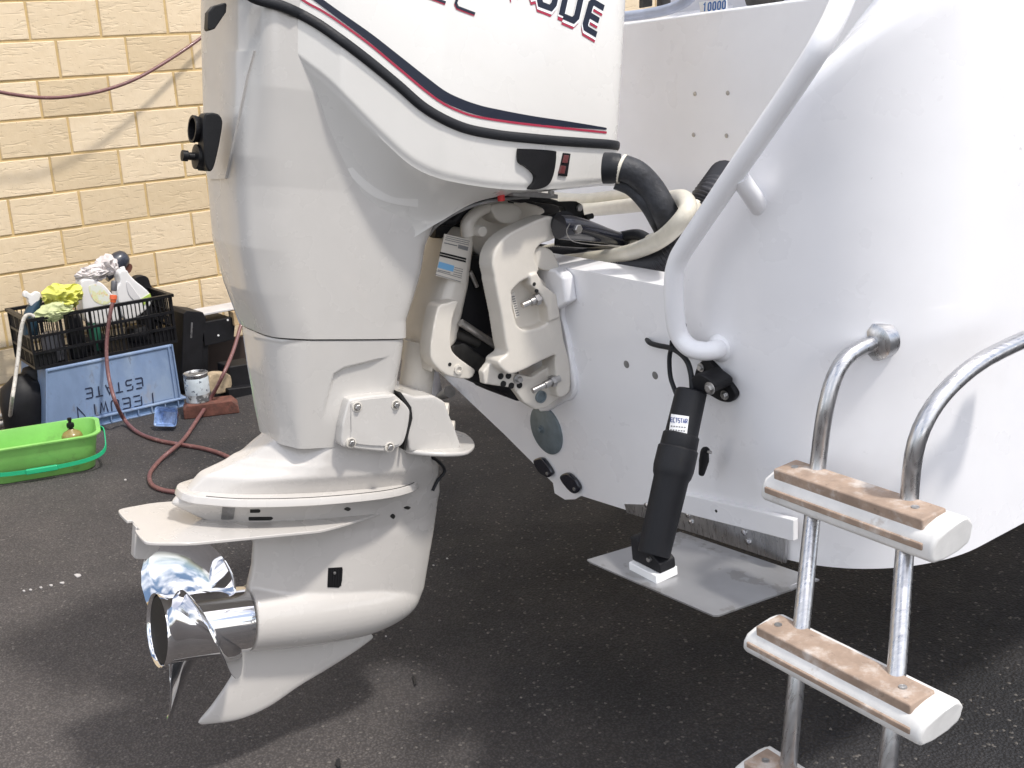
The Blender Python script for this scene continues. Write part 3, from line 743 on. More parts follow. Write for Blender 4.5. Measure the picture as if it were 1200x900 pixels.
# --- propeller
fh0 = EF.hl(185, 738, 0, 0)[1]; fh1 = EF.hl(286, 728, 0, 0)[1]
prop = obj('propeller', lathe(PF, [(.0, fh0 + .05), (.058, fh0 + .05), (.068, fh0 + .004), (.0695, fh0), (.0725, fh0 - .002), (.0735, fh0 + .003), (.069, fh0 + .018), (.0665, fh0 + .045), (.066, fh0 + .09), (.067, fh1 - .01), (.066, fh1), (.03, fh1 + .002)], 64), CHROME, eng)
obj('hub_core', cat_(lathe(PF, [(0, fh0 + .02), (.016, fh0 + .022), (.018, fh0 + .05)], 24), *[wbox(Frame(EF.O, EF.A[0] * math.cos(a) + EF.A[2] * math.sin(a), EF.A[1], EF.A[2] * math.cos(a) - EF.A[0] * math.sin(a)), .014, .06, fh0 + .03, fh0 + .05, -.003, .003) for a in (.5, 2.6, 4.7)]), HOLE, prop)
obj('hub_lining', lathe(PF, [(.066, fh0 + .004), (.058, fh0 + .048), (.0, fh0 + .049)], 40), mat('exhaust_soot', (.012, .011, .010), .6, spots=[((.12, .10, .06), 70, .66, .72, .6)]), prop)
def blade(th0):
    """helicoid blade; th measured from up toward port, chord along the pitch helix, raked aft"""
    nr, nc = 30, 40; V = []
    pitch = .50; fm = (fh0 + fh1) / 2 - .002
    for i in range(nr):
        q = i / (nr - 1); r = .062 + (.198 - .062) * q
        # angular half chord: wide ear shape
        hc = np.interp(q, [0, .25, .5, .75, .9, .97, 1], [.86, .84, .74, .58, .42, .28, .12])
        sk = np.interp(q, [0, .5, 1], [0, .03, .12])
        for j in range(nc):
            c = -1 + 2 * j / (nc - 1); cc = c
            th = th0 + sk + hc * cc
            f = fm - pitch * (hc * cc + sk * .6) / (2 * math.pi) * 1.0 - .030 * q * q - .008 * q - .004 * max(0, cc - .72) / .28
            V.append((-r * math.sin(th), f, r * math.cos(th)))
    V = np.array(V).reshape(nr, nc, 3)
    T = .0068 * (1 - .70 * np.linspace(0, 1, nr))[:, None] * (1 - np.abs(np.linspace(-1, 1, nc))[None] ** 4 * .9)
    B = V.copy(); B[..., 1] -= T + .0004; V[..., 1] += T
    g1, g2 = grid(V), grid(B); n = nr * nc; rim = [j for j in range(nc)] + [i * nc + nc - 1 for i in range(1, nr)] + [(nr - 1) * nc + j for j in range(nc - 2, -1, -1)] + [i * nc for i in range(nr - 2, 0, -1)]
    Fc = g1[1] + [[a + n for a in f] for f in g2[1]] + [[rim[i], rim[(i + 1) % len(rim)], rim[(i + 1) % len(rim)] + n, rim[i] + n] for i in range(len(rim))]
    return EF.w(np.concatenate([g1[0], g2[0]])), Fc
PTH = R_(42)
for k in range(3): obj('propeller_blade', blade(PTH + k * 2 * math.pi / 3), CHROME, prop, angle=60)

TC_ = surf_of('lower_cowl')
TM_ = surf_of('mid_housing')
def panel_patch(name, tree, rows, m_, parent, lift, nx=24):
    # rows of (y, x0, x1): a thin moulded panel standing proud of the casting
    G = []; ok = []
    for y, xa, xb in rows:
        rr = []
        for x in np.linspace(xa, xb, nx):
            p, n = cast(tree, x, y - (x - xa) * .04)
            if p is None: p, n = rr[-1] if rr else (None, None)
            if n is not None and n @ (CAMP - p) < 0: n = -n
            rr.append((p, n))
        G.append(rr)
    P = np.array([[p + n * lift for p, n in r] for r in G]); B = np.array([[p - n * .003 for p, n in r] for r in G])
    g1 = grid(P); N2 = P.shape[0] * P.shape[1]; nr, nc = P.shape[:2]
    rim = [j for j in range(nc)] + [i * nc + nc - 1 for i in range(1, nr)] + [(nr - 1) * nc + j for j in range(nc - 2, -1, -1)] + [i * nc for i in range(nr - 2, 0, -1)]
    Fc = g1[1] + [[rim[i], rim[(i + 1) % len(rim)], rim[(i + 1) % len(rim)] + N2, rim[i] + N2] for i in range(len(rim))]
    return obj(name, (np.concatenate([P.reshape(-1, 3), B.reshape(-1, 3)]), Fc), m_, parent, angle=35)
panel_patch('rear_panel', TM_, [(y, float(np.interp(y, [0, 60, 130, 180, 213], [239.5, 239.5, 241.5, 243, 247])), float(np.interp(y, [40, 90, 211], [305, 291, 266]))) for y in np.linspace(62, 210, 40)], PAINTM, eng, .0042)
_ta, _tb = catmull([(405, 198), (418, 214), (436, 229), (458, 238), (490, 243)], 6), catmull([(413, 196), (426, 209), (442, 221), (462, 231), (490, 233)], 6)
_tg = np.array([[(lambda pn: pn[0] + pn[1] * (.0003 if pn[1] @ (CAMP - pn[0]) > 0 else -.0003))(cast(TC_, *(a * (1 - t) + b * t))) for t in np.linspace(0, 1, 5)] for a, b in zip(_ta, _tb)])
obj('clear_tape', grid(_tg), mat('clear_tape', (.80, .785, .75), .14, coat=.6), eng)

# --- bolted mount cover and lower mount yoke
g = pxprism(EF, catmull([(401, 505), (402, 495), (408, 472), (413, 467.5), (430, 464.5), (459, 462), (466, 465), (479, 478), (480.5, 488), (477, 508), (472, 521), (462, 527), (452, 530), (410, 525.5), (400.5, 521)], 4, True), 0, .128, .05)
mc = obj('mount_cover', g, PAINTM, eng, bevel=.006)
obj('cover_face', pxprism(EF, catmull([(412, 505), (412, 480), (416, 470.5), (455, 465.5), (461, 466), (474, 480), (475, 489), (470, 515), (460, 522.5), (414, 519)], 4, True), 0, .131, .12), PAINTM, mc, bevel=.003)
for x, y in ((418.5, 477), (464, 474.5), (411.5, 519), (456.5, 524)):
    p = EF.hit(x, y, 0, .131)
    c = obj('bolt_socket', lathe(aimed(p, EF.A[0]), [(.0105, -.004), (.0105, .0012), (.0085, .0016), (.0072, -.0), (0, -.0)], 24), CAST, mc)
    obj('bolt', bolt(p, EF.A[0], .0062, .007, False), BOLTM, mc, smooth=False)
yk = cat_(pxprism(EF, [(467, 459), (479, 462), (487, 465), (508, 463), (521, 470), (527, 486), (534, 503), (541, 522), (536, 532), (480, 530), (477, 512), (482, 490), (480, 479)], 0, .112, -.112))
obj('mount_yoke', yk, PAINTM, eng, remesh=.004, sm=6)
obj('yoke_seam', pxprism(EF, [(466, 459), (470, 460), (482, 477), (483.5, 490), (478, 512), (475.5, 528), (473, 527), (479, 489), (478, 479)], 0, .114, .06), HOLE, eng)
u2 = EF.hl(500, 531, 0, .12)[2]
lip = [EF.hl(x, y, 2, u2) for x, y in [(472, 527), (482, 530), (505, 532.5), (530, 533), (548, 531), (556, 524), (553, 516)]]
lip = np.array(lip); lo = lip[-1].copy(); lo[0] = 0; lo[1] += .012
half = np.concatenate([lip, [lo]]); half = catmull(half, 5); full = np.concatenate([half, (half[:-1] * [-1, 1, 1])[::-1]])
A = full.copy(); A[:, 2] += .005; B = full.copy(); B[:, 2] -= .005
obj('yoke_lip', xf(loop_prism(B, A), EF), PAINTM, eng, bevel=.004)
for x, y in ((524, 482), (531, 503)):
    p = EF.hit(x, y, 0, .095); obj('yoke_recess', lathe(aimed(p, EF.A[1] * .8 + EF.A[0] * .6), [(.018, -.012), (.018, .002), (.014, .003), (.012, -.006), (0, -.007)], 24), CAST, eng)
obj('ground_strap', tube([EF.hit(x, y, 0, .04) for x, y in ((495, 537), (510, 538), (521, 551), (513, 563), (507, 575))], .0035, 8), RUBBER, eng)

# --- swivel bracket: steering tube, label column, starboard trim arm
obj('steering_tube', cyl(EF.hit(494, 400, 0, 0), EF.hit(485, 470, 0, 0), .036, 32), CAST, eng)
def rowtube(L, R, n, wk=.5):
    return rowbody(EF, L, R, lambda yl: [(.5 - .5 * math.cos(a), wk * math.sin(a)) for a in np.linspace(0, math.pi, 24)], n)
g1 = rowbody(EF, [(506, 263), (497, 290), (489, 315), (478, 350), (471, 378), (468, 405), (466, 430)], [(549, 268), (555, 275), (553, 300), (549, 335), (545, 352), (535, 400), (508, 430)],
             lambda yl: [(0, 0), (0, .03), (.02, .05), (.1, .066), (.35, .074), (.8, .074), (.95, .066), (1, .05), (1, 0)], 60)
obj('swivel_bracket', g1, CAST, eng, remesh=.004, sm=5)
obj('trim_arm', cat_(pxprism(EF, catmull([(514, 360), (525, 355), (537, 353), (532, 368), (529, 385), (529, 408), (536, 418), (548, 427), (557, 434.5), (551, 443.5), (535, 443), (521, 438), (508, 426), (504.5, 412), (508, 384)], 4, True), 0, .102, .055)), CAST, eng, remesh=.0026, sm=3)
obj('trim_arm', cat_(pxprism(EF, catmull([(514, 360), (525, 355), (537, 353), (532, 368), (529, 385), (529, 408), (536, 418), (548, 427), (557, 434.5), (551, 443.5), (535, 443), (521, 438), (508, 426), (504.5, 412), (508, 384)], 4, True), 0, -.06, -.10)), CAST, eng, remesh=.0026, sm=3)
for x, y, r in ((537, 432.5, .0105), (527, 427, .004)):
    p = EF.hit(x, y, 0, .102)
    if r > .01: obj('pivot_boss', lathe(aimed(p, EF.A[0]), [(r, -.005), (r, .004), (r * .55, .0045), (r * .5, .001), (0, .001)], 24), CAST, eng)
    else: obj('screw_hole', lathe(aimed(p, EF.A[0]), [(r, -.002), (r, .0008), (0, .0008)], 16), HOLE, eng)
# little roller at the top, upper arm casting, wiring
obj('tilt_arm', cat_(tube([EF.hit(x, y, 0, .07) for x, y in ((549, 276), (548, 262), (558, 250), (574, 242), (592, 240))], [.016, .015, .013, .012, .012], 14)), CAST, eng)
obj('tilt_arm', cat_(tube([EF.hit(x, y, 0, -.08) for x, y in ((560, 276), (566, 262), (582, 250), (606, 246))], [.022, .02, .02, .02], 14)), CAST, eng)
p = EF.hit(564, 271, 0, .095); obj('tilt_pin', lathe(aimed(p, EF.A[0]), [(.0115, -.05), (.0115, .004), (.010, .006), (0, .006)], 24), CAST, eng)
obj('cowl_mount', pxprism(EF, catmull([(548, 262), (560, 246), (582, 238), (610, 236), (640, 246), (620, 262), (590, 285), (566, 300), (554, 290)], 4, True), 0, .03, -.09), CAST, eng, remesh=.005, sm=4)
obj('cowl_mount', pxprism(EF, catmull([(576, 240), (600, 238), (612, 246), (606, 262), (590, 262), (580, 254)], 4, True), 0, .085, .02), CAST, eng, remesh=.004, sm=3)
obj('wiring_loom', tube([EF.hit(x, y, 0, .05) for x, y in ((511, 264), (520, 258), (530, 259), (545, 245), (570, 236), (600, 236))], [.006, .012, .010, .014, .012, .008], 10), BLACKD, eng)
obj('wiring_loom', tube([EF.hit(x, y, 0, -.01) for x, y in ((505, 268), (530, 262), (560, 250), (600, 240), (650, 245))], [.02, .03, .03, .03, .02], 10), BLACKD, eng)
obj('pan_trim', tube([EF.hit(x, y, 0, s) for x, y, s in ((503, 275, .10), (512, 264, .12), (535, 249, .135), (560, 239, .15), (590, 233, .155), (620, 231, .16))], .0035, 8), GREYI, eng)
obj('red_cap', cyl(EF.hit(587, 225, 0, .17), EF.hit(587.5, 235.5, 0, .17), .0072, 12), REDP, eng)
# mounting strap, bolts
obj('latch_plate', pxprism(EF, [(600, 226.5), (620, 224), (654, 228), (654, 233), (602, 230)], 0, .195, .15), GREYI, eng, bevel=.001)
for x, y in ((631, 221.5), (646, 225)): obj('plate_bolt', cyl(EF.hit(x, y + 4, 0, .19), EF.hit(x, y - 1, 0, .19), .0062, 8), BOLTM, eng)
# black shift linkage and steering arm
def lk(pts, s, r, seg=12): return tube([EF.hit(x, y, 0, s) for x, y in pts], r, seg)
obj('shift_link', cat_(pxprism(EF, [(597, 230), (603, 226.5), (618, 228), (626, 231), (656, 236.5), (676, 236), (683, 240), (686, 256), (690, 254), (692, 258), (686, 261), (672, 258), (664, 251), (661, 243), (650, 240), (625, 236.5), (610, 238), (598, 235)], 0, .13, .11)), BLACKP, eng, bevel=.002)
obj('link_pin', lathe(aimed(EF.hit(679, 243.5, 0, .131), EF.A[0]), [(.0075, -.01), (.0075, .002), (.006, .004), (0, .004)], 20), BOLTM, eng)
obj('link_ball', lk([(686, 255), (694, 253)], .135, .006), BLACKP, eng)
obj('tilt_tube_end', cyl(EF.hit(648, 265, 0, .12), EF.hit(661, 262, 0, .19), .0255, 28), BLACKD, eng)
sa = obj('steering_arm', cat_(lk([(655, 266), (668, 267), (690, 271), (710, 276), (722, 279), (737, 281)], .21, [.024, .025, .021, .016, .014, .013], 16)), BLACKG, eng)
obj('arm_pivot', cyl(EF.hit(736, 274, 0, .21), EF.hit(737, 289, 0, .21), .013, 16), BOLTM, sa)
for x, y, s in ((681, 268, .255), (738, 281, .24)):
    obj('arm_nut', bolt(EF.hit(x - 8 if x < 700 else x - 3, y, 0, s - .03), EF.A[0], .0095, .016), BOLTM, sa, smooth=False)
obj('safety_wire', lk([(668, 262), (664, 270), (667, 279), (676, 284), (700, 287), (733, 289)], .236, .0009, 5), BOLTM, sa)

# --- clamp brackets
S1 = .175
def brk(pts, s0, s1, sm_=True): return pxprism(EF, catmull(pts, 3, True) if sm_ else pts, 0, s0, s1)
top = [(579, 322), (577, 306), (582, 290), (594, 276), (614, 265), (640, 254), (650, 256), (653, 272), (648, 281), (636, 285), (629, 292), (627, 303), (632, 316), (625, 323), (610, 331), (598, 343), (590, 345)]
strip = [(579, 318), (598, 338), (601, 362), (607, 385), (611, 412), (598, 410), (594, 408), (588, 370)]
lower = [(600, 376), (612, 386), (632, 384), (652, 372), (657, 372), (661, 398), (667, 420), (669, 436), (668, 458), (658, 466), (653, 460), (651, 424), (648, 417), (604, 438), (590, 434), (584, 424), (598, 410)]
blk = [(622, 322), (630, 320), (637, 334), (653, 346), (657, 372), (644, 377), (642, 362), (634, 345), (622, 334)]
foot = [(566, 436), (574, 426), (586, 424), (604, 438), (624, 442), (651, 424), (660, 440), (668, 458), (640, 478), (628, 480), (614, 472), (602, 455), (568, 450)]
g = cat_(brk(top, S1, .125), brk(strip, S1, .125), brk(lower, S1, .125), brk(blk, S1 + .006, .125, False),
         brk([(590, 336), (628, 320), (654, 345), (657, 374), (620, 388), (600, 384)], S1 - .028, .12, False), brk(foot, S1 - .03, .125, False))
cb = obj('clamp_bracket', g, CAST, eng, remesh=.0024, sm=3)
g = cat_(brk(top, -.125, -.17), brk(strip, -.125, -.17), brk([(600, 336), (640, 330), (669, 436), (668, 458), (640, 478), (566, 440), (600, 410)], -.125, -.17, False))
obj('clamp_bracket', g, CAST, eng, remesh=.005, sm=4)
for x, y in ((587, 441), (596, 440.5), (590, 450), (599.5, 452), (609, 451.5)):
    p = EF.hit(x, y, 0, S1 - .0285); obj('adjust_hole', lathe(aimed(p, EF.A[0]), [(.0066, -.004), (.0066, .0004), (0, .0004)], 20), HOLE, cb)
obj('adjust_bolt', bolt(EF.hit(606, 444, 0, S1 - .029), EF.A[0], .0066, .014), BOLTM, cb, smooth=False)
p = EF.hit(634, 465, 0, S1 - .028); obj('lower_pivot', lathe(aimed(p, EF.A[0]), [(.0135, -.004), (.0135, .002), (.0105, .003), (.0095, -.001), (0, -.001)], 28), ZINC, cb)
for (x0, y0, x1, y1, s) in ((612, 358, 633, 349, .172), (624, 458, 655, 443, .172)):
    a, b = EF.hit(x0, y0, 0, s), EF.hit(x1, y1, 0, s); d = (b - a) / np.linalg.norm(b - a)
    q = obj('mounting_bolt', cat_(cyl(a, b, .0062, 14), cyl(a + (b - a) * .45, b, .0085, 14)), BOLTM, cb)
    obj('bolt_nut', lathe(aimed(a + (b - a) * .68, d), [(.0125, 0), (.0125, .010), (.009, .012)], 6), BOLTM, q, smooth=False)
for x, y in ((626, 333), (629, 341)): obj('rib_hole', lathe(aimed(EF.hit(x, y, 0, S1 + .006), EF.A[0]), [(.004, -.002), (.004, .0006), (0, .0006)], 14), HOLE, cb)
obj('serial_plate', brk([(597.5, 345), (603, 342.5), (609, 370), (604.5, 374)], S1 - .026, S1 - .03, False), LAB, cb)
for k in range(9):
    y = 347.5 + k * 2.7; obj('serial_bar', brk([(599.6 + k * .68, y), (603 + k * .68, y - .8), (603.3 + k * .68, y + .5), (599.9 + k * .68, y + 1.3)], S1 - .0254, S1 - .0262, False), GREYL, cb)
obj('clamp_hook', brk([(622, 298), (627, 292), (636, 289), (646, 293), (652, 303), (656, 318), (644, 318), (632, 315), (624, 308)], .165, .10), CAST, eng, remesh=.003, sm=4)
# dark tilt hydraulics between the brackets
obj('hydraulic_unit', cat_(pxprism(EF, [(540, 300), (575, 300), (610, 420), (610, 470), (540, 440), (525, 400), (545, 340)], 0, .06, -.08)), BLACKD, eng, bevel=.01)
obj('trim_ram', cyl(EF.hit(540, 378, 0, .085), EF.hit(580, 404, 0, .085), .008, 16), BOLTM, eng)
obj('trim_ram', cyl(EF.hit(528, 388, 0, .06), EF.hit(560, 402, 0, .06), .011, 16), DKMET, eng)
obj('tilt_ram', cyl(EF.hit(551, 318, 0, .07), EF.hit(559, 336, 0, .07), .0045, 12), BOLTM, eng)
obj('thrust_block', pxprism(EF, [(530, 405), (545, 402), (575, 425), (572, 440), (548, 430), (530, 418)], 0, .075, -.08), DKMET, eng, bevel=.004)
obj('hinge_cap', pxprism(EF, [(547, 437), (556, 434), (555, 441), (549, 445)], 0, .08, .05), GREYI, eng, bevel=.002)
obj('far_anode_block', pxprism(EF, [(586, 458), (603, 460), (612, 470), (606, 470), (592, 464)], 0, .06, -.06), BLACKD, eng, bevel=.002)

# --- stickers on the swivel column (faces aft and to starboard)
SN = -EF.A[1] * .62 + EF.A[0] * .78; SN /= np.linalg.norm(SN)
sfr = Frame(EF.hit(528, 300, 0, .074), np.cross(EF.A[2], SN), EF.A[2], SN)
def sticker(name, pts, m_, lift, parent):
    A = pxs(EF, pts, 0, .0765 + lift); B = A.copy(); B[:, 0] -= .002
    return obj(name, xf(loop_prism(B, A), EF), m_, parent, smooth=False)
def bars(par, x0, y0, x1, y1, n, dx, dy, m_=GREYL, th=1.0, ln=None, gap=.4):
    for k in range(n):
        ax, ay, bx_, by_ = x0 + dx * k, y0 + dy * k, x1 + dx * k, y1 + dy * k
        x = ax; rs = random
        while x < bx_ - .8:
            l = rs.uniform(1.2, 3.4); xe = min(x + l, bx_); t0, t1 = (x - ax) / (bx_ - ax), (xe - ax) / (bx_ - ax)
            yield_pts = [(x, ay + (by_ - ay) * t0), (xe, ay + (by_ - ay) * t1), (xe - .15, ay + (by_ - ay) * t1 + th), (x - .15, ay + (by_ - ay) * t0 + th)]
            acc.append(pxprism(EF, yield_pts, 0, .0765 + .0012, .0765)); x = xe + gap
lab = sticker('warning_label', [(521, 274), (550.5, 281.0), (545.5, 333), (510.5, 323)], CAST, .0002, eng)
acc = []; bars(lab, 523, 276, 551, 282.5, 3, -.5, 2.2, th=.8); bars(lab, 521, 284, 536, 287.5, 1, 0, 0, th=1.2); bars(lab, 511.5, 317, 542, 326, 2, -.8, 4.2, th=.7); bars(lab, 513.5, 316, 528, 319.5, 1, 0, 0, th=.9); bars(lab, 533, 313, 543, 315.5, 4, -.5, 2.6, th=.7)
obj('label_text', cat_(*acc), GREYL, lab, smooth=False, kind='stuff')
sticker('label_bar', [(537.5, 286.5), (549, 289.5), (548, 294), (537, 291)], GREYL, .0012, lab)
acc = []; bars(lab, 516, 295, 546.5, 302.5, 2, -.5, 3.0, th=2.2, gap=.25); obj('label_text', cat_(*acc), HOLE, lab, smooth=False, kind='stuff')
sticker('blue_panel', [(515, 306.5), (532.5, 311.5), (531, 318.5), (513, 313.5)], BLUEL, .0012, lab)

# ------------------------------------------------------------------ boat
boat = thing('boat', Frame(TF.w((0, 0, -.35)), *TF.A), 'white painted boat stern with splash well and tubular grab rail', 'boat')
def tw(p): return TF.w(p)
XC, RC = .70, .25
def tpx(pts, v=0.): return np.array([TF.hl(x, y, 1, v) for x, y in pts])
bottom = [(640, 558), (648, 566), (650, 578), (662, 585.5), (674, 585), (681, 581), (735, 598), (800, 615), (862, 634)]
topl = [(862, 213), (820, 277), (799, 306), (792, 318), (790, 337)]
outl = np.concatenate([tpx(topl), tpx([(660, 313), (642, 309.5)]), np.array([[-.9, 0, .196], [-1.15, 0, .10]]), np.array([[-1.15, 0, .06]]), tpx([(505, 427.5), (590, 508)]), tpx(bottom)])
zt_c = TF.hl(866, 207, 1, 0)[2]; zb_c = TF.hl(866, 635, 1, 0)[2]
k = TF.hl(866, 207, 1, 0)[0]
outl = np.concatenate([outl, [[k, 0, zb_c], [k, 0, zt_c]]])
A = outl; B = outl.copy(); B[:, 1] = .07
obj('transom', xf(loop_prism(B, A), TF), BOATW, boat, smooth=False)
# rounded starboard quarter and topside: swept round the corner
def side_path(n=26):
    P = [(k, 0.)]
    for a in np.linspace(0, math.pi / 2, n + 1)[1:]: P.append((k + RC * math.sin(a) * 1.0, RC * (1 - math.cos(a))))
    for y in (.8, 1.4, 2.2, 3.2, 4.6): P.append((k + RC + .01 * y, y + .0))
    return np.array(P)
sp = side_path()
arc = np.r_[0, np.cumsum(np.linalg.norm(np.diff(sp, axis=0), axis=1))]
ztop = zt_c + .36 * (1 - np.exp(-arc * 3.2)) + .02 * arc; zbot = zb_c + .02 * arc
nz = 34
G = np.zeros((len(sp), nz, 3)); 
for i in range(len(sp)):
    z = np.linspace(zbot[i], ztop[i], nz); G[i, :, 0] = sp[i, 0]; G[i, :, 1] = sp[i, 1]; G[i, :, 2] = z
# roll the gunwale inwards at the top
tn = np.gradient(sp, axis=0); tn /= np.linalg.norm(tn, axis=1)[:, None]; inn_ = np.stack([-tn[:, 1], tn[:, 0]], 1)
ex = []
for a in np.linspace(0, math.pi / 2, 6)[1:]:
    q = G[:, -1].copy(); q[:, :2] += inn_ * .03 * (1 - math.cos(a)); q[:, 2] += .03 * math.sin(a); ex.append(q)
q = ex[-1].copy(); q[:, :2] += inn_ * .09; ex.append(q); q = q.copy(); q[:, 2] -= .5; ex.append(q)
G = np.concatenate([G, np.stack(ex, 1)], 1)
obj('topside', xf(grid(G), TF), BOATW, boat, angle=60)
# port topside and bottom plates
obj('topside', xf(grid(np.array([[(-1.15, y, z) for z in (.06, .3, .62)] for y in (0, 1, 2.5, 4.6)])), TF), BOATW, boat)
bl_ = np.array([[-1.15, 0, .06]] + [list(p) for p in tpx([(505, 427.5), (590, 508)])] + [list(p) for p in tpx(bottom)] + [[k, 0, zb_c]] + [[sp[i, 0], 0, zbot[i]] for i in range(1, 27, 3)])
bg_ = np.array([[(p[0], y + (0 if p[0] < k else np.interp(p[0], sp[:27, 0], sp[:27, 1])), p[2] - .0 * y) for p in bl_] for y in (0.0, 1.5, 4.6)])
obj('hull_bottom', xf(grid(bg_), TF), BOATW, boat)
# splash well: floor, bulkhead, starboard cheek
obj('well_floor', wbox(TF, -.95, k + .02, .07, .5, .02, .035), BOATW, boat)
bk = np.array([TF.hl(727, 27, 1, .5), TF.hl(900, 5, 1, .5)]); zb_ = float(bk[:, 2].mean())
obj('bulkhead', wbox(TF, -1.05, k + .3, .5, .525, .0, zb_), BOATW, boat, bevel=.006)
obj('well_cheek', wbox(TF, -1.12, -1.09, .0, .52, .0, .5), BOATW, boat, bevel=.004)
for x, y in ((814.5, 110), (853, 109), (813, 158), (851.5, 159)):
    p = TF.hit(x, y, 1, .5); obj('screw', lathe(aimed(p, -TF.A[1]), [(.0052, 0), (.0048, .0016), (.002, .0018), (0, .0004)], 14), BOLTM, boat)
obj('side_deck', wbox(TF, k + .1, k + RC - .05, .55, 4.5, zt_c + .26, zt_c + .28), BOATW, boat)
obj('side_deck', wbox(TF, -1.15, -.8, .5, 4.5, .6, .62), BOATW, boat)
obj('cockpit_wall', wbox(TF, -1.1, .95, 1.5, 1.53, 0, 1.5), mat('cockpit_liner', (.55, .56, .6), .5, var=.05), boat)
for x, w_ in ((752, 3.2), (773, 3.5)):
    obj('seat_post', pxprism(TF, [(x - w_, -40), (x + w_, -40), (x + w_ - 1, 9), (x - w_ - .5, 10)], 1, .62, .65), DKMET if x > 0 else STEEL, boat, bevel=.003)
obj('cleat', pxprism(TF, [(870, -6), (900, -9), (912, -3), (905, 6), (874, 7)], 1, .53, .56), DKMET, boat, bevel=.003)
obj('coaming_rail', tube([TF.hit(x, y, 1, .54) for x, y in ((690, 24), (727, 20), (757, 16.5), (783, 11), (803, 2), (812, -8), (820, -30))], .0125, 14), mat('grey_tube', (.36, .40, .50), .35, coat=.2, var=.1, vscale=20), boat)
# depth number label on the coaming top
lb = obj('number_label', pxprism(TF, [(819, 2.5), (851, -2), (851, 10.5), (821, 14.5)], 1, .495, .4985), WHT, boat)
GL['0'] = [[(.3, 1), (.12, .82), (.12, .18), (.3, 0), (.6, 0), (.78, .18), (.78, .82), (.6, 1), (.3, 1)]]; GL['1'] = [[(.15, .8), (.45, 1), (.45, 0)]]
GL['A'] = [[(0, 0), (.45, 1), (.9, 0)], [(.2, .32), (.7, .32)]]; GL['L'] = [[(0, 1), (0, 0), (.8, 0)]]; GL['W'] = [[(0, 1), (.22, 0), (.48, .8), (.74, 0), (.96, 1)]]
GL['S'] = [[(.85, 1), (.12, 1), (0, .88), (0, .62), (.12, .5), (.75, .5), (.87, .38), (.87, .12), (.75, 0), (0, 0)]]
def flatword(fr, ax, v, txt, org, e1, e2, adv, w, th, skip=()):
    out = []; e1 = np.array(e1, float); e2 = np.array(e2, float); h = np.linalg.norm(e2); L1 = np.linalg.norm(e1) * w
    for i, ch in enumerate(txt):
        for q, st in enumerate(GL.get(ch, [])):
            S_, Fc = stroke(np.array(st) * [L1, h], th); S_ = S_ / [L1, h]
            pts = np.array(org) + e1 * adv * i + np.outer(S_[:, 0] * w, e1) + np.outer(S_[:, 1], e2)
            out.append((np.array([fr.hit(x, y, ax, v - .0002 * q) for x, y in pts]), Fc))
    return cat_(*out)
obj('label_digits', flatword(TF, 1, .4945, '10000', (823.5, 13.5), (5.6, -.75), (.6, -9.4), 1, .82, 1.6), mat('digit_blue', (.03, .14, .42), .4), lb, smooth=False, kind='stuff')
# transom fittings
obj('transom_pad', xf(loop_prism(*(lambda P: (P * [1, 0, 1] + [0, .004, 0], P * [1, 0, 1] + [0, -.010, 0]))(catmull(tpx([(630, 300), (655, 311), (660, 330), (664, 350), (662, 368), (668, 392), (673, 420), (678, 448), (675, 463), (664, 470), (630, 470)]), 4, True))), TF), BOATW, boat, bevel=.004)
obj('pad_block', cat_(pxprism(TF, [(630, 314), (650, 317), (659, 326), (663, 355), (650, 364), (636, 369), (628, 350)], 1, -.03, .0)), BOATW, boat, bevel=.005)
for x, y in ((734, 427), (767.5, 440), (801, 381)): obj('screw_hole', lathe(Frame(TF.hit(x, y, 1, -.0006), TF.A[2], TF.A[0], TF.A[1]), [(0, 0), (.0078, 0), (.0072, .002)], 18), GREYI if x < 800 else HOLE, boat)
# hull anode and flush covers
ano = obj('hull_anode', lathe(Frame(TF.hit(641, 503.5, 1, 0), TF.A[2], TF.A[0], -TF.A[1]), [(.0575, 0), (.0575, .004), (.055, .006), (0, .0066)], 40), ZINC, boat)
p = TF.hit(634, 503, 1, -.0066); obj('anode_bolt', bolt(p, -TF.A[1], .0065, .008), ZINC, ano)
for q in ([(624, 541), (628, 537.5), (634.5, 537.5), (642, 547), (646.2, 555.5), (642, 559.8), (636.5, 558.2), (630, 553)], [(655, 560), (659, 555.5), (665.5, 555.5), (674.5, 564.5), (678.3, 573), (674.8, 578.2), (669, 578), (661, 570)]):
    c = obj('drain_cover', pxprism(TF, catmull(q, 4, True), 1, -.011, 0), BLACKG, boat, bevel=.004)
    mx_, my_ = np.mean(q, 0)
    obj('cover_screw', lathe(Frame(TF.hit(mx_ + 5.5, my_ + 6.5, 1, -.012), TF.A[2], TF.A[0], -TF.A[1]), [(.004, -.002), (.004, .001), (0, .0016)], 12), BOLTM, c)
# white flange above the tab hinge
obj('hinge_flange', xf(loop_prism(*(lambda P: (P * [1, 0, 1] + [0, .001, 0], P * [1, 0, 1] + [0, -.011, 0]))(tpx([(774, 570), (820, 580), (866, 590.5), (900, 598.5), (935, 607), (935, 632), (900, 623), (866, 614.5), (820, 603), (774, 591)]))), TF), BOATW, boat, bevel=.002)
for x, y in ((839, 599),): obj('screw_hole', lathe(Frame(TF.hit(x, y, 1, -.0118), TF.A[2], TF.A[0], TF.A[1]), [(0, 0), (.0028, 0), (.0028, .003)], 12), HOLE, boat)
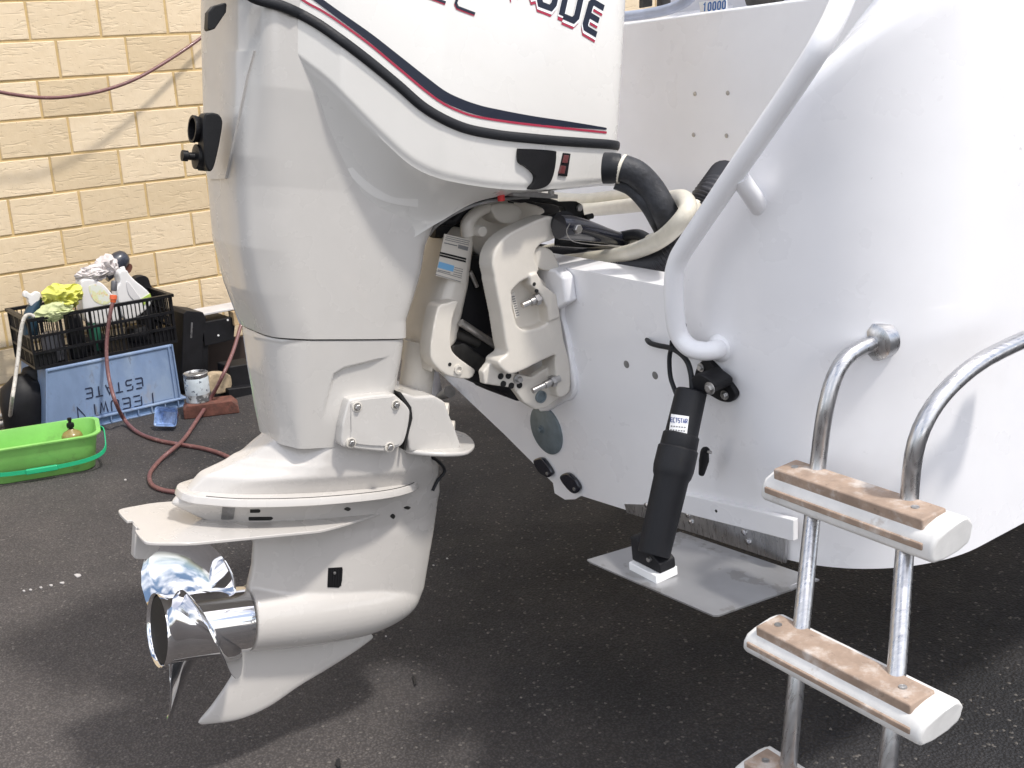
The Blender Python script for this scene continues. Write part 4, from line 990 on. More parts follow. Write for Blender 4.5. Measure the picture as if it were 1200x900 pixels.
# grab rail
rail = [(935, 95, -.05), (905, 139, -.055), (870, 190, -.06), (835, 242, -.06), (806, 285, -.06), (794, 306, -.06), (789.5, 330, -.06), (791, 370, -.055), (796, 393, -.05), (808, 407, -.045), (824, 411.5, -.035), (838, 410, -.02), (846, 407, .005)]
rp = [TF.hit(x, y, 1, s) for x, y, s in rail]
up0 = [TF.hit(962, 52, 1, -.04), TF.hit(985, 5, 1, .0), TF.hit(1008, -60, 1, .06), TF.hit(1020, -130, 1, .14), TF.w((k + .22, .30, ztop[20] + .02))]
rl = obj('grab_rail', tube(up0[::-1] + rp, .0165, 20, n=8), RAILW, boat)
obj('rail_stub', tube([TF.hit(867, 207, 1, -.055), TF.hit(876, 222, 1, -.035), TF.hit(890, 242, 1, .01)], [.0135, .0145, .0155], 18), RAILW, rl)
obj('rail_foot', lathe(Frame(TF.hit(843, 408, 1, 0), TF.A[2], TF.A[0], -TF.A[1]), [(.026, -.002), (.024, .004), (.017, .012)], 28), RAILW, rl)

# boarding ladder: moulded treads on two tubes, only the tread ends reach into the picture
lad = thing('boarding_ladder', TF.w((.95, -.15, -.3)), 'white boarding ladder with worn brown treads hanging off the stern at the right', 'ladder')
TREAD = mat('tread_pad', (.34, .25, .19), .7, var=.2, vscale=25, bump=.4, bscale=90, spots=[((.62, .58, .54), 26, .48, .72, .75), ((.12, .09, .07), 60, .6, .72, .5)])
TREADW = mat('tread_white', (.72, .71, .69), .5, var=.08, vscale=20, spots=[((.4, .33, .27), 24, .6, .72, .5)])
lc = []
for (x, y, s, L_, dz) in ((893, 566, -.10, .30, .030), (872, 746, -.24, .30, .026), (858, 902, -.30, .30, .026)):
    p = TF.l(TF.hit(x, y, 1, s)); x0, y0, z0 = p
    o = cat_(xf(loop_prism(*(lambda P: (P, P + [L_, 0, 0]))(catmull(np.array([(x0, y0 - .0, z0 - dz), (x0, y0 + .075, z0 - dz * .9), (x0 - .0, y0 + .08, z0 + dz * .2), (x0 + .012, y0 + .05, z0 + dz * .8), (x0 + .004, y0 + .0, z0 + dz * .35)]), 3, True))), TF))
    st = obj('tread', o, TREADW, lad, bevel=.006)
    obj('tread_pad', xf(box(x0 + .02, x0 + L_ - .02, y0 + .004, y0 + .055, z0 + dz * .30, z0 + dz * .88 + .003), TF), TREAD, st, bevel=.003)
    obj('tread_band', xf(box(x0 + .012, x0 + L_ - .012, y0 - .009, y0 + .02, z0 - dz * .35, z0 - dz * .0), TF), TREAD, st, bevel=.002)
    for q in (.04, L_ - .05):
        obj('tread_screw', lathe(at(TF.w((x0 + q, y0 + .03, z0 + dz * .88 + .003)), TF), [(.006, -.001), (.0055, .0012), (.002, .0014), (0, .0006)], 14), BOLTM, st)
    lc.append(p)
for dx in (.07, .23):
    xx = lc[0][0] + dx; ya = float(np.interp(xx, sp[:27, 0], sp[:27, 1]))
    top = TF.w((xx, -.03, lc[0][2] + .13)); tp0 = TF.w((xx, ya + .01, lc[0][2] + .20)); obj('mount_foot', lathe(aimed(tp0, TF.w((0, -1, 0)) - TF.O), [(.03, -.01), (.03, .012), (.02, .018)], 24), STEEL, lad)
    obj('ladder_tube', tube([tp0, TF.w((xx, ya * .4 - .02, lc[0][2] + .19)), top] + [TF.w((q[0] + dx, q[1] + .04, q[2])) for q in lc], .0125, 14), STEEL, lad)

# ------------------------------------------------------------------ trim tab with electric actuator
hz = TF.hit(850, 632, 1, 0)[2]
tab = thing('trim_tab', TF.w((.5, -.02, -.27)), 'stained stainless trim tab hinged below the transom with black actuator', 'trim tab')
C4 = np.array([GND.hit(x, y, 2, hz) for x, y in ((797, 624), (688, 656.5), (692, 659.5), (836, 722), (842, 722), (898, 706))])
cr_ = GND.hit(960, 690, 2, hz); cr2 = TF.w((TF.l(C4[4])[0] + .012, -.004, TF.l(C4[0])[2]))
pl_ = np.array(list(C4[:5]) + [cr2]); tl_ = TF.l(pl_)
A = TF.w(tl_ + [0, 0, .0015]); B = TF.w(tl_ - [0, 0, .0015])
obj('plate', loop_prism(B, A), TABM, tab, smooth=False)
# folded stiffening strip on the plate next to the hinge
a0, a1 = tl_[0] + [.006, -.028, .0016], tl_[5] + [-.012, -.028, .0016]
obj('folded_edge', xf(loop_prism(*(lambda P: (P, P + [0, 0, .004]))(np.array([a0, a1, a1 + [0, -.028, 0], a0 + [0, -.028, 0]]))), TF), TABM, tab, bevel=.001)
hg = obj('hinge', xf(loop_prism(*(lambda P: (P * [1, 0, 1] + [0, .001, 0], P * [1, 0, 1] + [0, -.0035, 0]))(tpx([(733, 590), (774, 591.5), (820, 603.5), (900, 623.5), (922, 629.5), (922, 659), (900, 652), (820, 625.5), (760, 607.5), (736, 600)]))), TF), STEEL, tab, smooth=False)
for x, y in ((872.5, 623.5), (877, 635), (806.5, 603.5), (810, 612), (758, 592), (761, 601)):
    obj('hinge_screw', lathe(Frame(TF.hit(x, y, 1, -.0036), TF.A[2], TF.A[0], -TF.A[1]), [(.0062, 0), (.0056, .0022), (.003, .003), (0, .003)], 16), CHROME, hg)
# actuator
tz = 0
foot = GND.hit(768, 664, 2, hz + .02)
ptop = TF.hit(813, 446, 1, -.05); pm1 = TF.hit(804.5, 509, 1, -.075)
dirA = foot + np.array([0, 0, .035]) - ptop; LA = np.linalg.norm(dirA)
AFr = aimed(ptop, dirA)
def along(y):   # distance down the actuator axis that shows at photo row y
    ts = np.linspace(0, LA * 1.2, 300); q = proj(AFr.w(np.stack([ts * 0, ts * 0, ts], 1))); return float(np.interp(y, q[:, 1], ts))
h = [along(v) for v in (457, 508, 514, 524, 549, 557, 560, 648)]
def toR(y, wpx):
    a = AFr.w((0, 0, along(y))); q = _M @ (a - CAMP); return wpx / 2 * q[2] / F
act = obj('actuator_body', lathe(AFr, [(0, h[0]), (toR(457, 31), h[0]), (toR(460, 36), h[0] + .003), (toR(505, 38), h[1]), (toR(510, 42), h[1] + .003), (toR(522, 43), h[3] - .001), (toR(524, 42.5), h[3]), (toR(526, 46.5), h[3] + .003), (toR(549, 47), h[4]), (toR(556, 44.5), h[5]), (toR(560, 40.5), h[6] + .002), (toR(640, 37.5), h[7]), (toR(645, 36), h[7] + .003), (0, h[7] + .003)], 44), mat('black_powdercoat', (.007, .0075, .010), .5, spec=.35, var=.15, vscale=20, bump=.35, bscale=420, bdist=.001), tab)
obj('ram_end', cyl(AFr.w((0, 0, h[7])), foot + np.array([0, 0, .03]), .012, 20), BLACKD, tab)
fl = TF.l(GND.hit(768, 672, 2, hz))
FFr = Frame(TF.w(fl), TF.A[0], TF.A[1], TF.A[2])
obj('mounting_block', pxprism(GND, [(744, 668), (763, 661), (798, 678), (797, 685), (778, 691), (744, 674)], 2, hz + .004, hz + .016) if False else wbox(FFr, -.037, .033, -.027, .022, .002, .019), SHINEW, tab, bevel=.002)
bc = np.array([(-.038, .0), (.034, 0), (.034, .018), (.018, .030), (.008, .040), (-.010, .042), (-.022, .048), (-.038, .046)])
P = np.array([(x, -.018, z + .019) for x, z in bc]); Q = P + [0, .036, 0]
obj('clevis', xf(loop_prism(P, Q), FFr), BLACKD, tab, bevel=.003)
obj('clevis_pin', cyl(FFr.w((.012, -.024, .04)), FFr.w((.012, .0, .04)), .004, 12), BOLTM, tab)
ub = obj('upper_bracket', pxprism(TF, catmull([(812, 452), (814, 436), (820, 424.5), (827, 422), (834, 427), (847, 441), (858, 455), (861.5, 464), (855, 471.5), (843, 470), (828, 462), (814, 461)], 4, True), 1, -.012, 0), BLACKD, tab, bevel=.003)
obj('bracket_lug', pxprism(TF, catmull([(808, 446), (818, 438), (830, 444), (838, 452), (832, 461), (812, 462)], 4, True), 1, -.055, -.012), BLACKD, tab, bevel=.005)
for x, y, r, v in ((821.5, 430.5, .0052, -.0125), (849.5, 463, .0058, -.0125), (832, 455, .0075, -.056)):
    obj('bracket_bolt', bolt(TF.hit(x, y, 1, v), -TF.A[1], r, .006), BOLTM, tab, smooth=False)
# label wrapped on the body
def onact(x, y, lift):
    # intersect pixel ray with the actuator cylinder
    r0 = toR(490, 37.4) + lift; d = ray(x, y); d = d / np.linalg.norm(d); o_ = AFr.l(CAMP); dd = d @ AFr.A.T
    a = dd[0] ** 2 + dd[1] ** 2; b = 2 * (o_[0] * dd[0] + o_[1] * dd[1]); c = o_[0] ** 2 + o_[1] ** 2 - r0 * r0
    disc = max(b * b - 4 * a * c, 0); t = (-b - math.sqrt(disc)) / (2 * a); return AFr.w(o_ + dd * t)
def wrap(pts_fn, nx, ny, lift):
    return grid(np.array([[onact(*pts_fn(i / (nx - 1), j / (ny - 1)), lift) for j in range(ny)] for i in range(nx)]))
alb = obj('actuator_label', wrap(lambda a, b: (786.5 + 21 * a - 2.6 * b, 485 + 2.2 * a + 21.5 * b + .8 * a), 8, 8, .0006), WHT, act)
LBL = mat('label_ink', (.02, .05, .22), .4)
gs = []
txt = 'ECTSTAR'
for i, ch in enumerate(txt):
    for q, st in enumerate(GL[ch]):
        S_, Fc = stroke(np.array(st) * [2.2, 5], .85); 
        gs.append((np.array([onact(786 + i * 2.9 + u, 494.4 + i * .28 - v, .0010 + .0001 * q) for u, v in S_]), Fc))
obj('label_name', cat_(*gs), LBL, alb, smooth=False, kind='stuff')
gs = []
for rw in (0, 1):
    for c in range(6):
        x0 = 786 - rw * .7 + c * 3.1; y0 = 498.5 + rw * 4.2 + c * .3
        gs.append((np.array([onact(x, y, .0010) for x, y in ((x0, y0), (x0 + 2.1, y0 + .2), (x0 + 2, y0 + 1.7), (x0 - .1, y0 + 1.5))]), [[0, 1, 2, 3]]))
obj('label_text', cat_(*gs), GREYL, alb, smooth=False, kind='stuff')
p = AFr.w((0, 0, along(537))); q_ = onact(797, 539.5, .0064); obj('grub_screw', lathe(aimed(q_, (CAMP - q_)), [(.0036, -.002), (.0036, .0004), (0, .0004)], 14), HOLE, act)
obj('drain_valve', tube([TF.hit(x, y, 1, -.03) for x, y in ((822, 556), (825, 540), (826, 528), (830, 528))], [.005, .009, .007, .004], 10), BLACKD, tab)
obj('valve_stem', cyl(TF.hit(826, 528, 1, -.03), TF.hit(833, 530, 1, -.03), .003, 10), BOLTM, tab)
cab = obj('power_cable', tube([TF.hit(x, y, 1, s) for x, y, s in ((758.5, 398, .002), (762, 402, -.012), (772, 405, -.02), (786, 408, -.025), (798, 415, -.035), (806, 425, -.045), (810, 440, -.05), (811, 455, -.055))], .0048, 10), RUBBER, tab)
obj('power_cable', tube([TF.hit(x, y, 1, s) for x, y, s in ((787.5, 400, -.03), (787, 406, -.028), (784.5, 420, -.03), (785.5, 440, -.035), (790, 455, -.04), (796, 470, -.045))], .0042, 10), RUBBER, tab)
obj('cable_tie', tube([TF.hit(x, y, 1, -.028) for x, y in ((787, 399), (788, 411))], [.002, .007], 8), RUBBER, tab)

# ------------------------------------------------------------------ hoses in the splash well
def wellhose(name, pts, r, m_, label, seg=16, n=8, group=None):
    return obj(name, tube([TF.hit(x, y, 1, s) for x, y, s in pts], r, seg, n), m_, None, label=label, cat='hose', group=group)
COR = bpy.data.materials.new('ribbed_hose'); COR.use_nodes = True
COR.node_tree.nodes['Principled BSDF'].inputs['Base Color'].default_value = (.03, .03, .036, 1); COR.node_tree.nodes['Principled BSDF'].inputs['Roughness'].default_value = .45
# corrugated drain hose: radius ripples along its length
pp = catmull([TF.hit(x, y, 1, s) for x, y, s in ((620, 300, .20), (680, 307, .135), (720, 310, .12), (752, 311, .115), (780, 303, .115), (803, 280, .13), (822, 244, .18), (838, 222, .22), (850, 205, .28))], 40)
pp = resamp(pp, 420); rr_ = .030 + .0022 * np.sin(np.arange(420) * 2 * math.pi / 4)
obj('ribbed_hose', tube(pp, rr_, 20, smoothp=False), COR, None, label='thick black ribbed hose lying behind the transom edge', cat='hose', angle=80)
SLV = mat('woven_sleeve', (.028, .03, .036), .6, bump=.6, bscale=180, var=.3, vscale=60)
rig = thing('rigging_hose', TF.hit(780, 290, 1, .1), 'black sleeved rigging hose curving from the front of the cowl', 'hose')
obj('sleeve', tube([TF.hit(x, y, 1, s) for x, y, s in ((727, 196, .03), (745, 203, .05), (762, 220, .07), (776, 243, .08), (785, 262, .10), (788, 278, .14), (780, 290, .22))], .0245, 20), SLV, rig)
obj('boot', tube([TF.hit(x, y, 1, s) for x, y, s in ((708, 197, .01), (718, 197, .02), (727, 197, .03))], [.029, .029, .026], 24), RUBBER, rig)
obj('clamp_ring', tube([TF.hit(x, y, 1, s) for x, y, s in ((727, 197.5, .030), (730.5, 198.5, .033))],   .0275, 24, smoothp=False), CREAMH, rig)
wellhose('battery_cable', [(722, 214, .03), (740, 222, .05), (757, 240, .06), (768, 258, .08), (775, 275, .14), (768, 288, .22)], .013, SLV, 'slimmer black cable running under the sleeved rigging hose')
wellhose('fuel_hose', [(650, 282, .08), (690, 284, .13), (725, 278, .13), (748, 275, .13), (765, 285, .13)], .011, RUBBER, 'black fuel hose running level behind the black steering arm')
wellhose('cream_hose', [(600, 325, .12), (650, 309, .12), (690, 304, .11), (725, 299, .10), (750, 292, .08), (775, 280, .06), (795, 262, .05), (806, 245, .07), (801, 233, .12), (786, 233, .18), (760, 238, .26), (720, 243, .34), (680, 246, .38), (600, 246, .42)], .0165, CREAMH, 'cream reinforced hose looping forward past the grab rail', 18)
wellhose('cream_hose', [(600, 312, .2), (640, 294, .17), (680, 289, .17), (715, 289, .17), (750, 286, .14), (780, 274, .12), (803, 258, .12), (815, 240, .16)], .0135, CREAMH, 'upper cream hose running beside the looped one behind the steering arm', 16)
wellhose('cream_hose', [(560, 236, .40), (620, 232, .40), (680, 236, .40), (730, 232, .40), (775, 236, .38), (795, 248, .32)], .02, CREAMH, 'farthest cream hose running along the foot of the white bulkhead', 16)

# ------------------------------------------------------------------ clutter along the wall
def W_(x, y, d): return WF.hl(x, y, 1, -d)      # pixel -> wall-frame point, d metres out from the wall
BCRATE = mat('crate_black', (.008, .008, .010), .4, spec=.35, var=.3, vscale=20, spots=[((.10, .095, .09), 25, .62, .8, .3)])
D0 = .46
tl, tr, bl3, br3 = W_(33, 374, D0), W_(201, 347, D0), W_(43, 433, D0), W_(206, 402, D0)
zb0 = (bl3[2] + br3[2]) / 2; zt0 = (tl[2] + tr[2]) / 2; x0, x1 = (tl[0] + bl3[0]) / 2, (tr[0] + br3[0]) / 2; y0, y1 = -D0, -D0 + .36
tilt = math.atan2(tr[2] - tl[2], tr[0] - tl[0]) * 0
bc_ = thing('black_crate', WF.w(((x0 + x1) / 2, (y0 + y1) / 2, zb0)), 'black slatted plastic crate full of bottles and rags on the blue crate', 'crate')
def cbar(name, a, b, parent=bc_): return obj(name, xf(box(min(a[0], b[0]), max(a[0], b[0]), min(a[1], b[1]), max(a[1], b[1]), min(a[2], b[2]), max(a[2], b[2])), WF), BCRATE, parent, smooth=False)
H0 = zt0 - zb0
for f in (.0, .30, .62, .965):
    z = zb0 + H0 * f; h_ = .012 if f < .9 else .014; e = .012 if f > .9 else .004
    cbar('rail', (x0 - e, y0 - e, z), (x1 + e, y0 + .008, z + h_)); cbar('rail', (x0 - e, y1 - .008, z), (x1 + e, y1 + e, z + h_))
    cbar('rail', (x0 - e, y0, z), (x0 + .008, y1, z + h_)); cbar('rail', (x1 - .008, y0, z), (x1 + e, y1, z + h_))
nx = 34
for i in range(nx + 1):
    x = x0 + (x1 - x0) * i / nx; big = i % 7 == 0 or i in (0, nx)
    w_ = .006 if big else .0022
    z1_ = zt0 if big or not (2 <= i <= 32) else zt0
    cbar('slat', (x - w_, y0 + .0005, zb0), (x + w_, y0 + .006, zb0 + H0 * .97))
    cbar('slat', (x - w_, y1 - .006, zb0), (x + w_, y1 - .0005, zb0 + H0 * .97))
for i in range(1, 16):
    y = y0 + (y1 - y0) * i / 16; w_ = .006 if i % 4 == 0 else .0024
    for xx in (x0, x1 - .006): cbar('slat', (xx + .0005, y - w_, zb0), (xx + .0055, y + w_, zb0 + H0 * .97))
for i in range(14):
    y = y0 + .01 + (y1 - y0 - .02) * i / 13; cbar('floor_slat', (x0, y - .006, zb0 + .002), (x1, y + .006, zb0 + .008))
# solid lower corners of the front as in the photo
cbar('corner_panel', (x0 + .001, y0 + .007, zb0 + .01), (x0 + .1, y0 + .010, zb0 + H0 * .33)); cbar('corner_panel', (x1 - .1, y0 + .007, zb0 + .01), (x1 - .001, y0 + .010, zb0 + H0 * .33))

# upturned blue crate underneath
BLUE = mat('crate_blue', (.18, .255, .40), .55, var=.16, vscale=7, rvar=.1, spots=[((.30, .38, .50), 5, .5, .7, .6), ((.13, .11, .09), 14, .58, .72, .7), ((.36, .26, .14), 6, .62, .76, .55), ((.08, .08, .09), 40, .64, .72, .5)], stretch=(1, 1, .5))
BLUED = mat('crate_blue_dark', (.15, .24, .40), .55, var=.2, vscale=14, spots=[((.12, .10, .08), 20, .58, .75, .6)])
zt1 = zb0 - .002; q1, q2 = W_(54, 436, D0 + .01), W_(202, 404, D0 + .01); q3 = WF.l(GND.hit(217, 476, 2, 0.0)); q4x = W_(59, 500, -q3[1])[0]
bx0, bx1 = q1[0], q2[0]; ex0, ex1 = q4x - .02, q3[0]; fy0, fy1 = q1[1], q3[1]; by = fy0 + .42
blc = thing('blue_crate', WF.w(((bx0 + bx1) / 2, (fy0 + by) / 2, 0)), 'faded blue fish crate standing upside down with stencilled lettering on its side', 'crate')
V = np.array([(bx0, fy0, zt1), (bx1, fy0, zt1), (bx1, by, zt1), (bx0, by, zt1), (ex0, fy1 + .012, .045), (ex1 - .012, fy1 + .012, .045), (ex1 - .012, by + .02, .045), (ex0, by + .02, .045)])
body = obj('body', (WF.w(V), [[0, 1, 2, 3], [4, 5, 1, 0], [5, 6, 2, 1], [6, 7, 3, 2], [7, 4, 0, 3], [7, 6, 5, 4]]), BLUE, blc, bevel=.006)
def fw(t, v, off=0):    # point on the slanted front: t along, v up 0..1
    a = V[4] * (1 - t) + V[5] * t; b = V[0] * (1 - t) + V[1] * t; p = a * (1 - v) + b * v; p = p.copy(); p[1] -= off; return WF.w(p)
def fpanel(name, t0, t1, v0, v1, off, m_, par=blc, bevel=.002):
    A = np.array([fw(t0, v0, off), fw(t1, v0, off), fw(t1, v1, off), fw(t0, v1, off)]); B = np.array([fw(t0, v0, -.002), fw(t1, v0, -.002), fw(t1, v1, -.002), fw(t0, v1, -.002)])
    return obj(name, loop_prism(B, A), m_, par, bevel=bevel)
fpanel('edge_rib', .0, .012, 0, 1, .008, BLUE); fpanel('edge_rib', .955, .97, 0, .98, .008, BLUE); fpanel('edge_rib', .988, 1.0, 0, 1, .008, BLUE)
fpanel('edge_rib', .0, 1.0, .955, .99, .006, BLUE)
obj('rim', xf(box(ex0 - .012, ex1 + .010, fy1 - .008, by + .03, .036, .046), WF), BLUE, blc, bevel=.003)
obj('rim', xf(box(ex0 - .010, ex1 + .008, fy1 - .004, by + .03, .0, .007), WF), BLUE, blc, bevel=.002)
obj('rim_wall', xf(box(ex0, ex1, fy1 + .004, by + .02, .007, .036), WF), BLUED, blc, smooth=False)
for i in range(10):
    x = ex0 + (ex1 - ex0) * (i + .5) / 10; obj('rim_rib', xf(box(x - .003, x + .003, fy1 - .006, fy1 + .004, .006, .037), WF), BLUE, blc, smooth=False)
STEN = mat('stencil_ink', (.012, .02, .05), .6)
gaps = {('L', 0), }
def crate_word(txt, x0_, y0_, x1_, y1_, hpx):
    """upside-down stencil: reads from right to left, letters hang downwards"""
    gs = []; n = len(txt); e1 = np.array([x1_ - x0_, y1_ - y0_]) / n; e2 = np.array([1.2, hpx])
    for i, ch in enumerate(txt):
        for q, st in enumerate(GL[ch]):
            L1 = np.linalg.norm(e1) * .72; S_, Fc = stroke(np.array(st) * [L1, hpx], 1.5); S_ = S_ / [L1, hpx]
            keep = [f for j, f in enumerate(Fc) if ((i * 7 + j * 3 + q * 5) % 13) != 3]
            pts = np.array([x0_, y0_]) + e1 * i + np.outer(S_[:, 0] * .72, e1) + np.outer(S_[:, 1], e2)
            out = []
            nrm = np.cross(V[5] - V[4], V[0] - V[4]); nrm /= np.linalg.norm(nrm)
            if nrm[1] > 0: nrm = -nrm
            for x, y in pts:
                r = WF.A @ ray(x, y); o_ = WF.l(CAMP); t = ((V[4] + nrm * (.0022 + .0002 * q) - o_) @ nrm) / (r @ nrm); out.append(WF.w(o_ + r * t))
            gs.append((np.array(out), keep))
    return cat_(*[g for g in gs if g[1]])
obj('stencil_lettering', cat_(crate_word('ESTATE', 166.5, 442.5, 96, 456.5, 11.5), crate_word('LEEUWIN', 178.5, 460.5, 86, 478.5, 12)), STEN, body, smooth=False, kind='stuff')

# ---- things inside / on the black crate
WHP = mat('white_bottle', (.78, .77, .76), .4, coat=.1, var=.03, vscale=10, spots=[((.5, .49, .46), 12, .62, .8, .4)])
def pt(x, y, d): return WF.w(W_(x, y, d))
def jug(name, pts, d, depth, m_, label, cat='bottle', rm=.004):
    g = pxprism(WF, catmull(pts, 4, True), 1, -d, -d + depth)
    return thing_of(name, g, m_, label, cat, rm)
def thing_of(name, g, m_, label, cat, rm, sm=5):
    v = np.asarray(g[0]); c = v.mean(0); c[2] = v[:, 2].min()
    t = thing(name, c, label, cat); obj('body', g, m_, t, remesh=rm, sm=sm); return t
j1 = jug('bottle', [(95, 333), (98, 328), (106, 327), (118, 331), (126, 338), (136, 350), (146, 361), (140, 375), (116, 380), (101, 376), (96, 352)], .36, .09, WHP, 'white jug with a pale yellow label lying beside the orange hose fitting')
obj('label', pxprism(WF, catmull([(104, 336), (115, 334), (124, 342), (130, 352), (122, 357), (110, 352)], 4, True), 1, -.3615, -.355), mat('pale_label', (.74, .76, .45), .4, spots=[((.8, .45, .25), 60, .55, .62, .8), ((.75, .78, .72), 20, .5, .55, .9)]), j1)
j2 = jug('bottle', [(139, 321), (143, 316.5), (149, 317), (152, 322), (160, 330), (170, 338), (178, 348), (176, 358), (160, 372), (146, 374), (139, 352), (137, 338), (141, 330)], .38, .085, WHP, 'white plastic bottle with moulded grip leaning at the right end of the crate')
obj('grip_recess', pxprism(WF, catmull([(148, 331), (152, 332), (160, 343), (166, 352), (160, 354), (151, 345)], 4, True), 1, -.384, -.376), mat('bottle_shade', (.66, .65, .65), .45), j2, bevel=.002)
obj('label', pxprism(WF, [(166, 350), (176, 344), (178, 350), (168, 358)], 1, -.3835, -.37), mat('green_label', (.45, .60, .12), .4), j2)
obj('cap', cyl(pt(145, 319, .34), pt(143, 313, .34), .012, 16), WHP, j2)
bb = thing('bottle', pt(140, 330, .3), 'black rounded bottle sticking up at the back of the crate', 'bottle')
bfr = aimed(pt(124, 318, .27), pt(152, 296, .27) - pt(124, 318, .27))
obj('body', lathe(bfr, [(.0, -.02), (.045, -.02), (.046, .06), (.045, .085), (.038, .11), (.022, .125), (0, .13)], 28), mat('dark_bottle', (.03, .035, .05), .3, coat=.3, spots=[((.2, .2, .22), 30, .64, .7, .7)]), bb)
obj('trigger', pxprism(WF, catmull([(147, 310), (153, 309), (155.5, 313), (152, 320), (146, 317)], 3, True), 1, -.28, -.26), mat('brown_trigger', (.12, .05, .035), .45), bb, bevel=.002)
sp_ = thing('spray_bottle', pt(40, 372, .38), 'dark spray bottle with white trigger head at the left end of the crate', 'bottle')
obj('spray_head', pxprism(WF, catmull([(28, 343), (31, 341), (37, 345), (42, 342), (47, 343), (48, 348), (44, 355), (38, 360), (34, 355), (33, 350), (28, 348)], 3, True), 1, -.39, -.36), WHP, sp_, remesh=.003, sm=3)
obj('bottle_body', tube([pt(47, 348, .37), pt(41, 358, .37), pt(36, 372, .37), pt(36, 392, .37)], [.014, .026, .034, .034], 16), mat('navy_bottle', (.02, .05, .08), .35), sp_)
def cloth(name, cx, cy, rx, ry, d, m_, label, seed, hgt=.05, droop=None):
    """crumpled rag: folded sheet heaped on the crate"""
    n = 80; c = W_(cx, cy, d); sx = rx / 255.; sz = ry / 255.
    P = np.zeros((n, n, 3))
    for i in range(n):
        for j in range(n):
            u, v = -1 + 2 * i / (n - 1), -1 + 2 * j / (n - 1)
            uu = u * math.sqrt(1 - v * v / 2); vv = v * math.sqrt(1 - u * u / 2); r = math.hypot(uu, vv)
            an = math.atan2(vv, uu); rad = 1 + .16 * noise.noise((math.cos(an) * 1.7 + seed, math.sin(an) * 1.7, seed))
            w1 = noise.noise((uu * 1.6 + seed, vv * 1.6, seed * 1.7)); w2 = noise.noise((uu * 3.0 + w1 * 2 + seed, vv * 3.0 - w1 * 2, 5 + seed))
            w3 = 1 - abs(noise.noise((uu * 2.3 + w2 * .8, vv * 2.3 + seed, 9.))) * 2
            f = max(0, 1 - r ** 2.2)
            y = -hgt * f * (.9 + .5 * w1) - hgt * .50 * w3 * (.35 + .65 * (1 - r * .5)) - hgt * .22 * w2
            P[i, j] = (c[0] + uu * rad * sx + .012 * w2, c[1] + y, c[2] + vv * rad * sz + .014 * w1)
    B = P.copy(); B[..., 1] += .004
    g1, g2 = grid(P), grid(B); N2 = n * n; rim = [j for j in range(n)] + [i * n + n - 1 for i in range(1, n)] + [(n - 1) * n + j for j in range(n - 2, -1, -1)] + [i * n for i in range(n - 2, 0, -1)]
    Fc = g1[1] + [[a + N2 for a in f] for f in g2[1]] + [[rim[i], rim[(i + 1) % len(rim)], rim[(i + 1) % len(rim)] + N2, rim[i] + N2] for i in range(len(rim))]
    return obj(name, (WF.w(np.concatenate([g1[0], g2[0]])), Fc), m_, None, label=label, cat='cloth', angle=180)
YEL = mat('yellow_microfibre', (.66, .66, .14), .9, var=.12, vscale=14, bump=.6, bscale=260)
cloth('cleaning_cloth', 73, 347, 24, 16, .40, YEL, 'crumpled yellow cleaning cloth at the left of the black crate', 3.1, .055)
cloth('cleaning_cloth', 64, 365, 22, 10, .445, mat('pale_green_cloth', (.52, .56, .30), .9, var=.1, vscale=14, bump=.6, bscale=260), 'pale green cloth hanging over the front rim of the black crate', 8.4, .035)
RAGM = mat('grey_rag', (.60, .56, .55), .95, var=.12, vscale=9, bump=.5, bscale=200)
cloth('rag', 108, 321, 22, 10, .30, RAGM, 'crumpled pinkish white rag heaped at the back of the crate', 5.2, .05)
cloth('rag', 124, 312, 15, 14, .28, RAGM, 'grey white rag draped against the black bottle', 12.6, .05)
for (x, y, r, d, m_, lb_) in ((85, 371, .035, .40, BLACKD, 'black cap of a bottle beside the yellow cloth'), (102, 333, .03, .33, mat('green_plastic', (.03, .16, .10), .4), 'dark green bottle shoulder under the white rag'),
                              (166, 343, .04, .2, BLACKD, 'black rounded tool handle at the right rear of the crate'), (60, 392, .05, .36, mat('dim_grey_can', (.16, .16, .18), .5), 'grey can seen through the crate slats at the left'),
                              (110, 395, .06, .3, BLACKD, 'black tub inside the middle of the crate'), (160, 385, .055, .3, BLACKD, 'black canister inside the right of the crate')):
    p = WF.l(pt(x, y, d)); z0_ = zb0 + .01; f_ = Frame(WF.w((p[0], p[1], 0)), *WF.A)
    tp = p[2] + .01
    obj('canister', lathe(f_, [(r * .94, z0_), (r, z0_ + .01), (r, max(tp - .02, z0_ + .03)), (r * .8, max(tp, z0_ + .045)), (0, max(tp + .004, z0_ + .05))], 24), m_, None, label=lb_, cat='container')
obj('tool_case', pxprism(WF, catmull([(158, 331), (160, 325), (168, 323), (174, 326), (178, 336), (188, 343), (192, 356), (190, 380), (165, 380), (162, 345)], 3, True), 1, -.18, -.12), BLACKD, None, bevel=.004, label='black tool case corner standing in the right rear of the crate', cat='case')

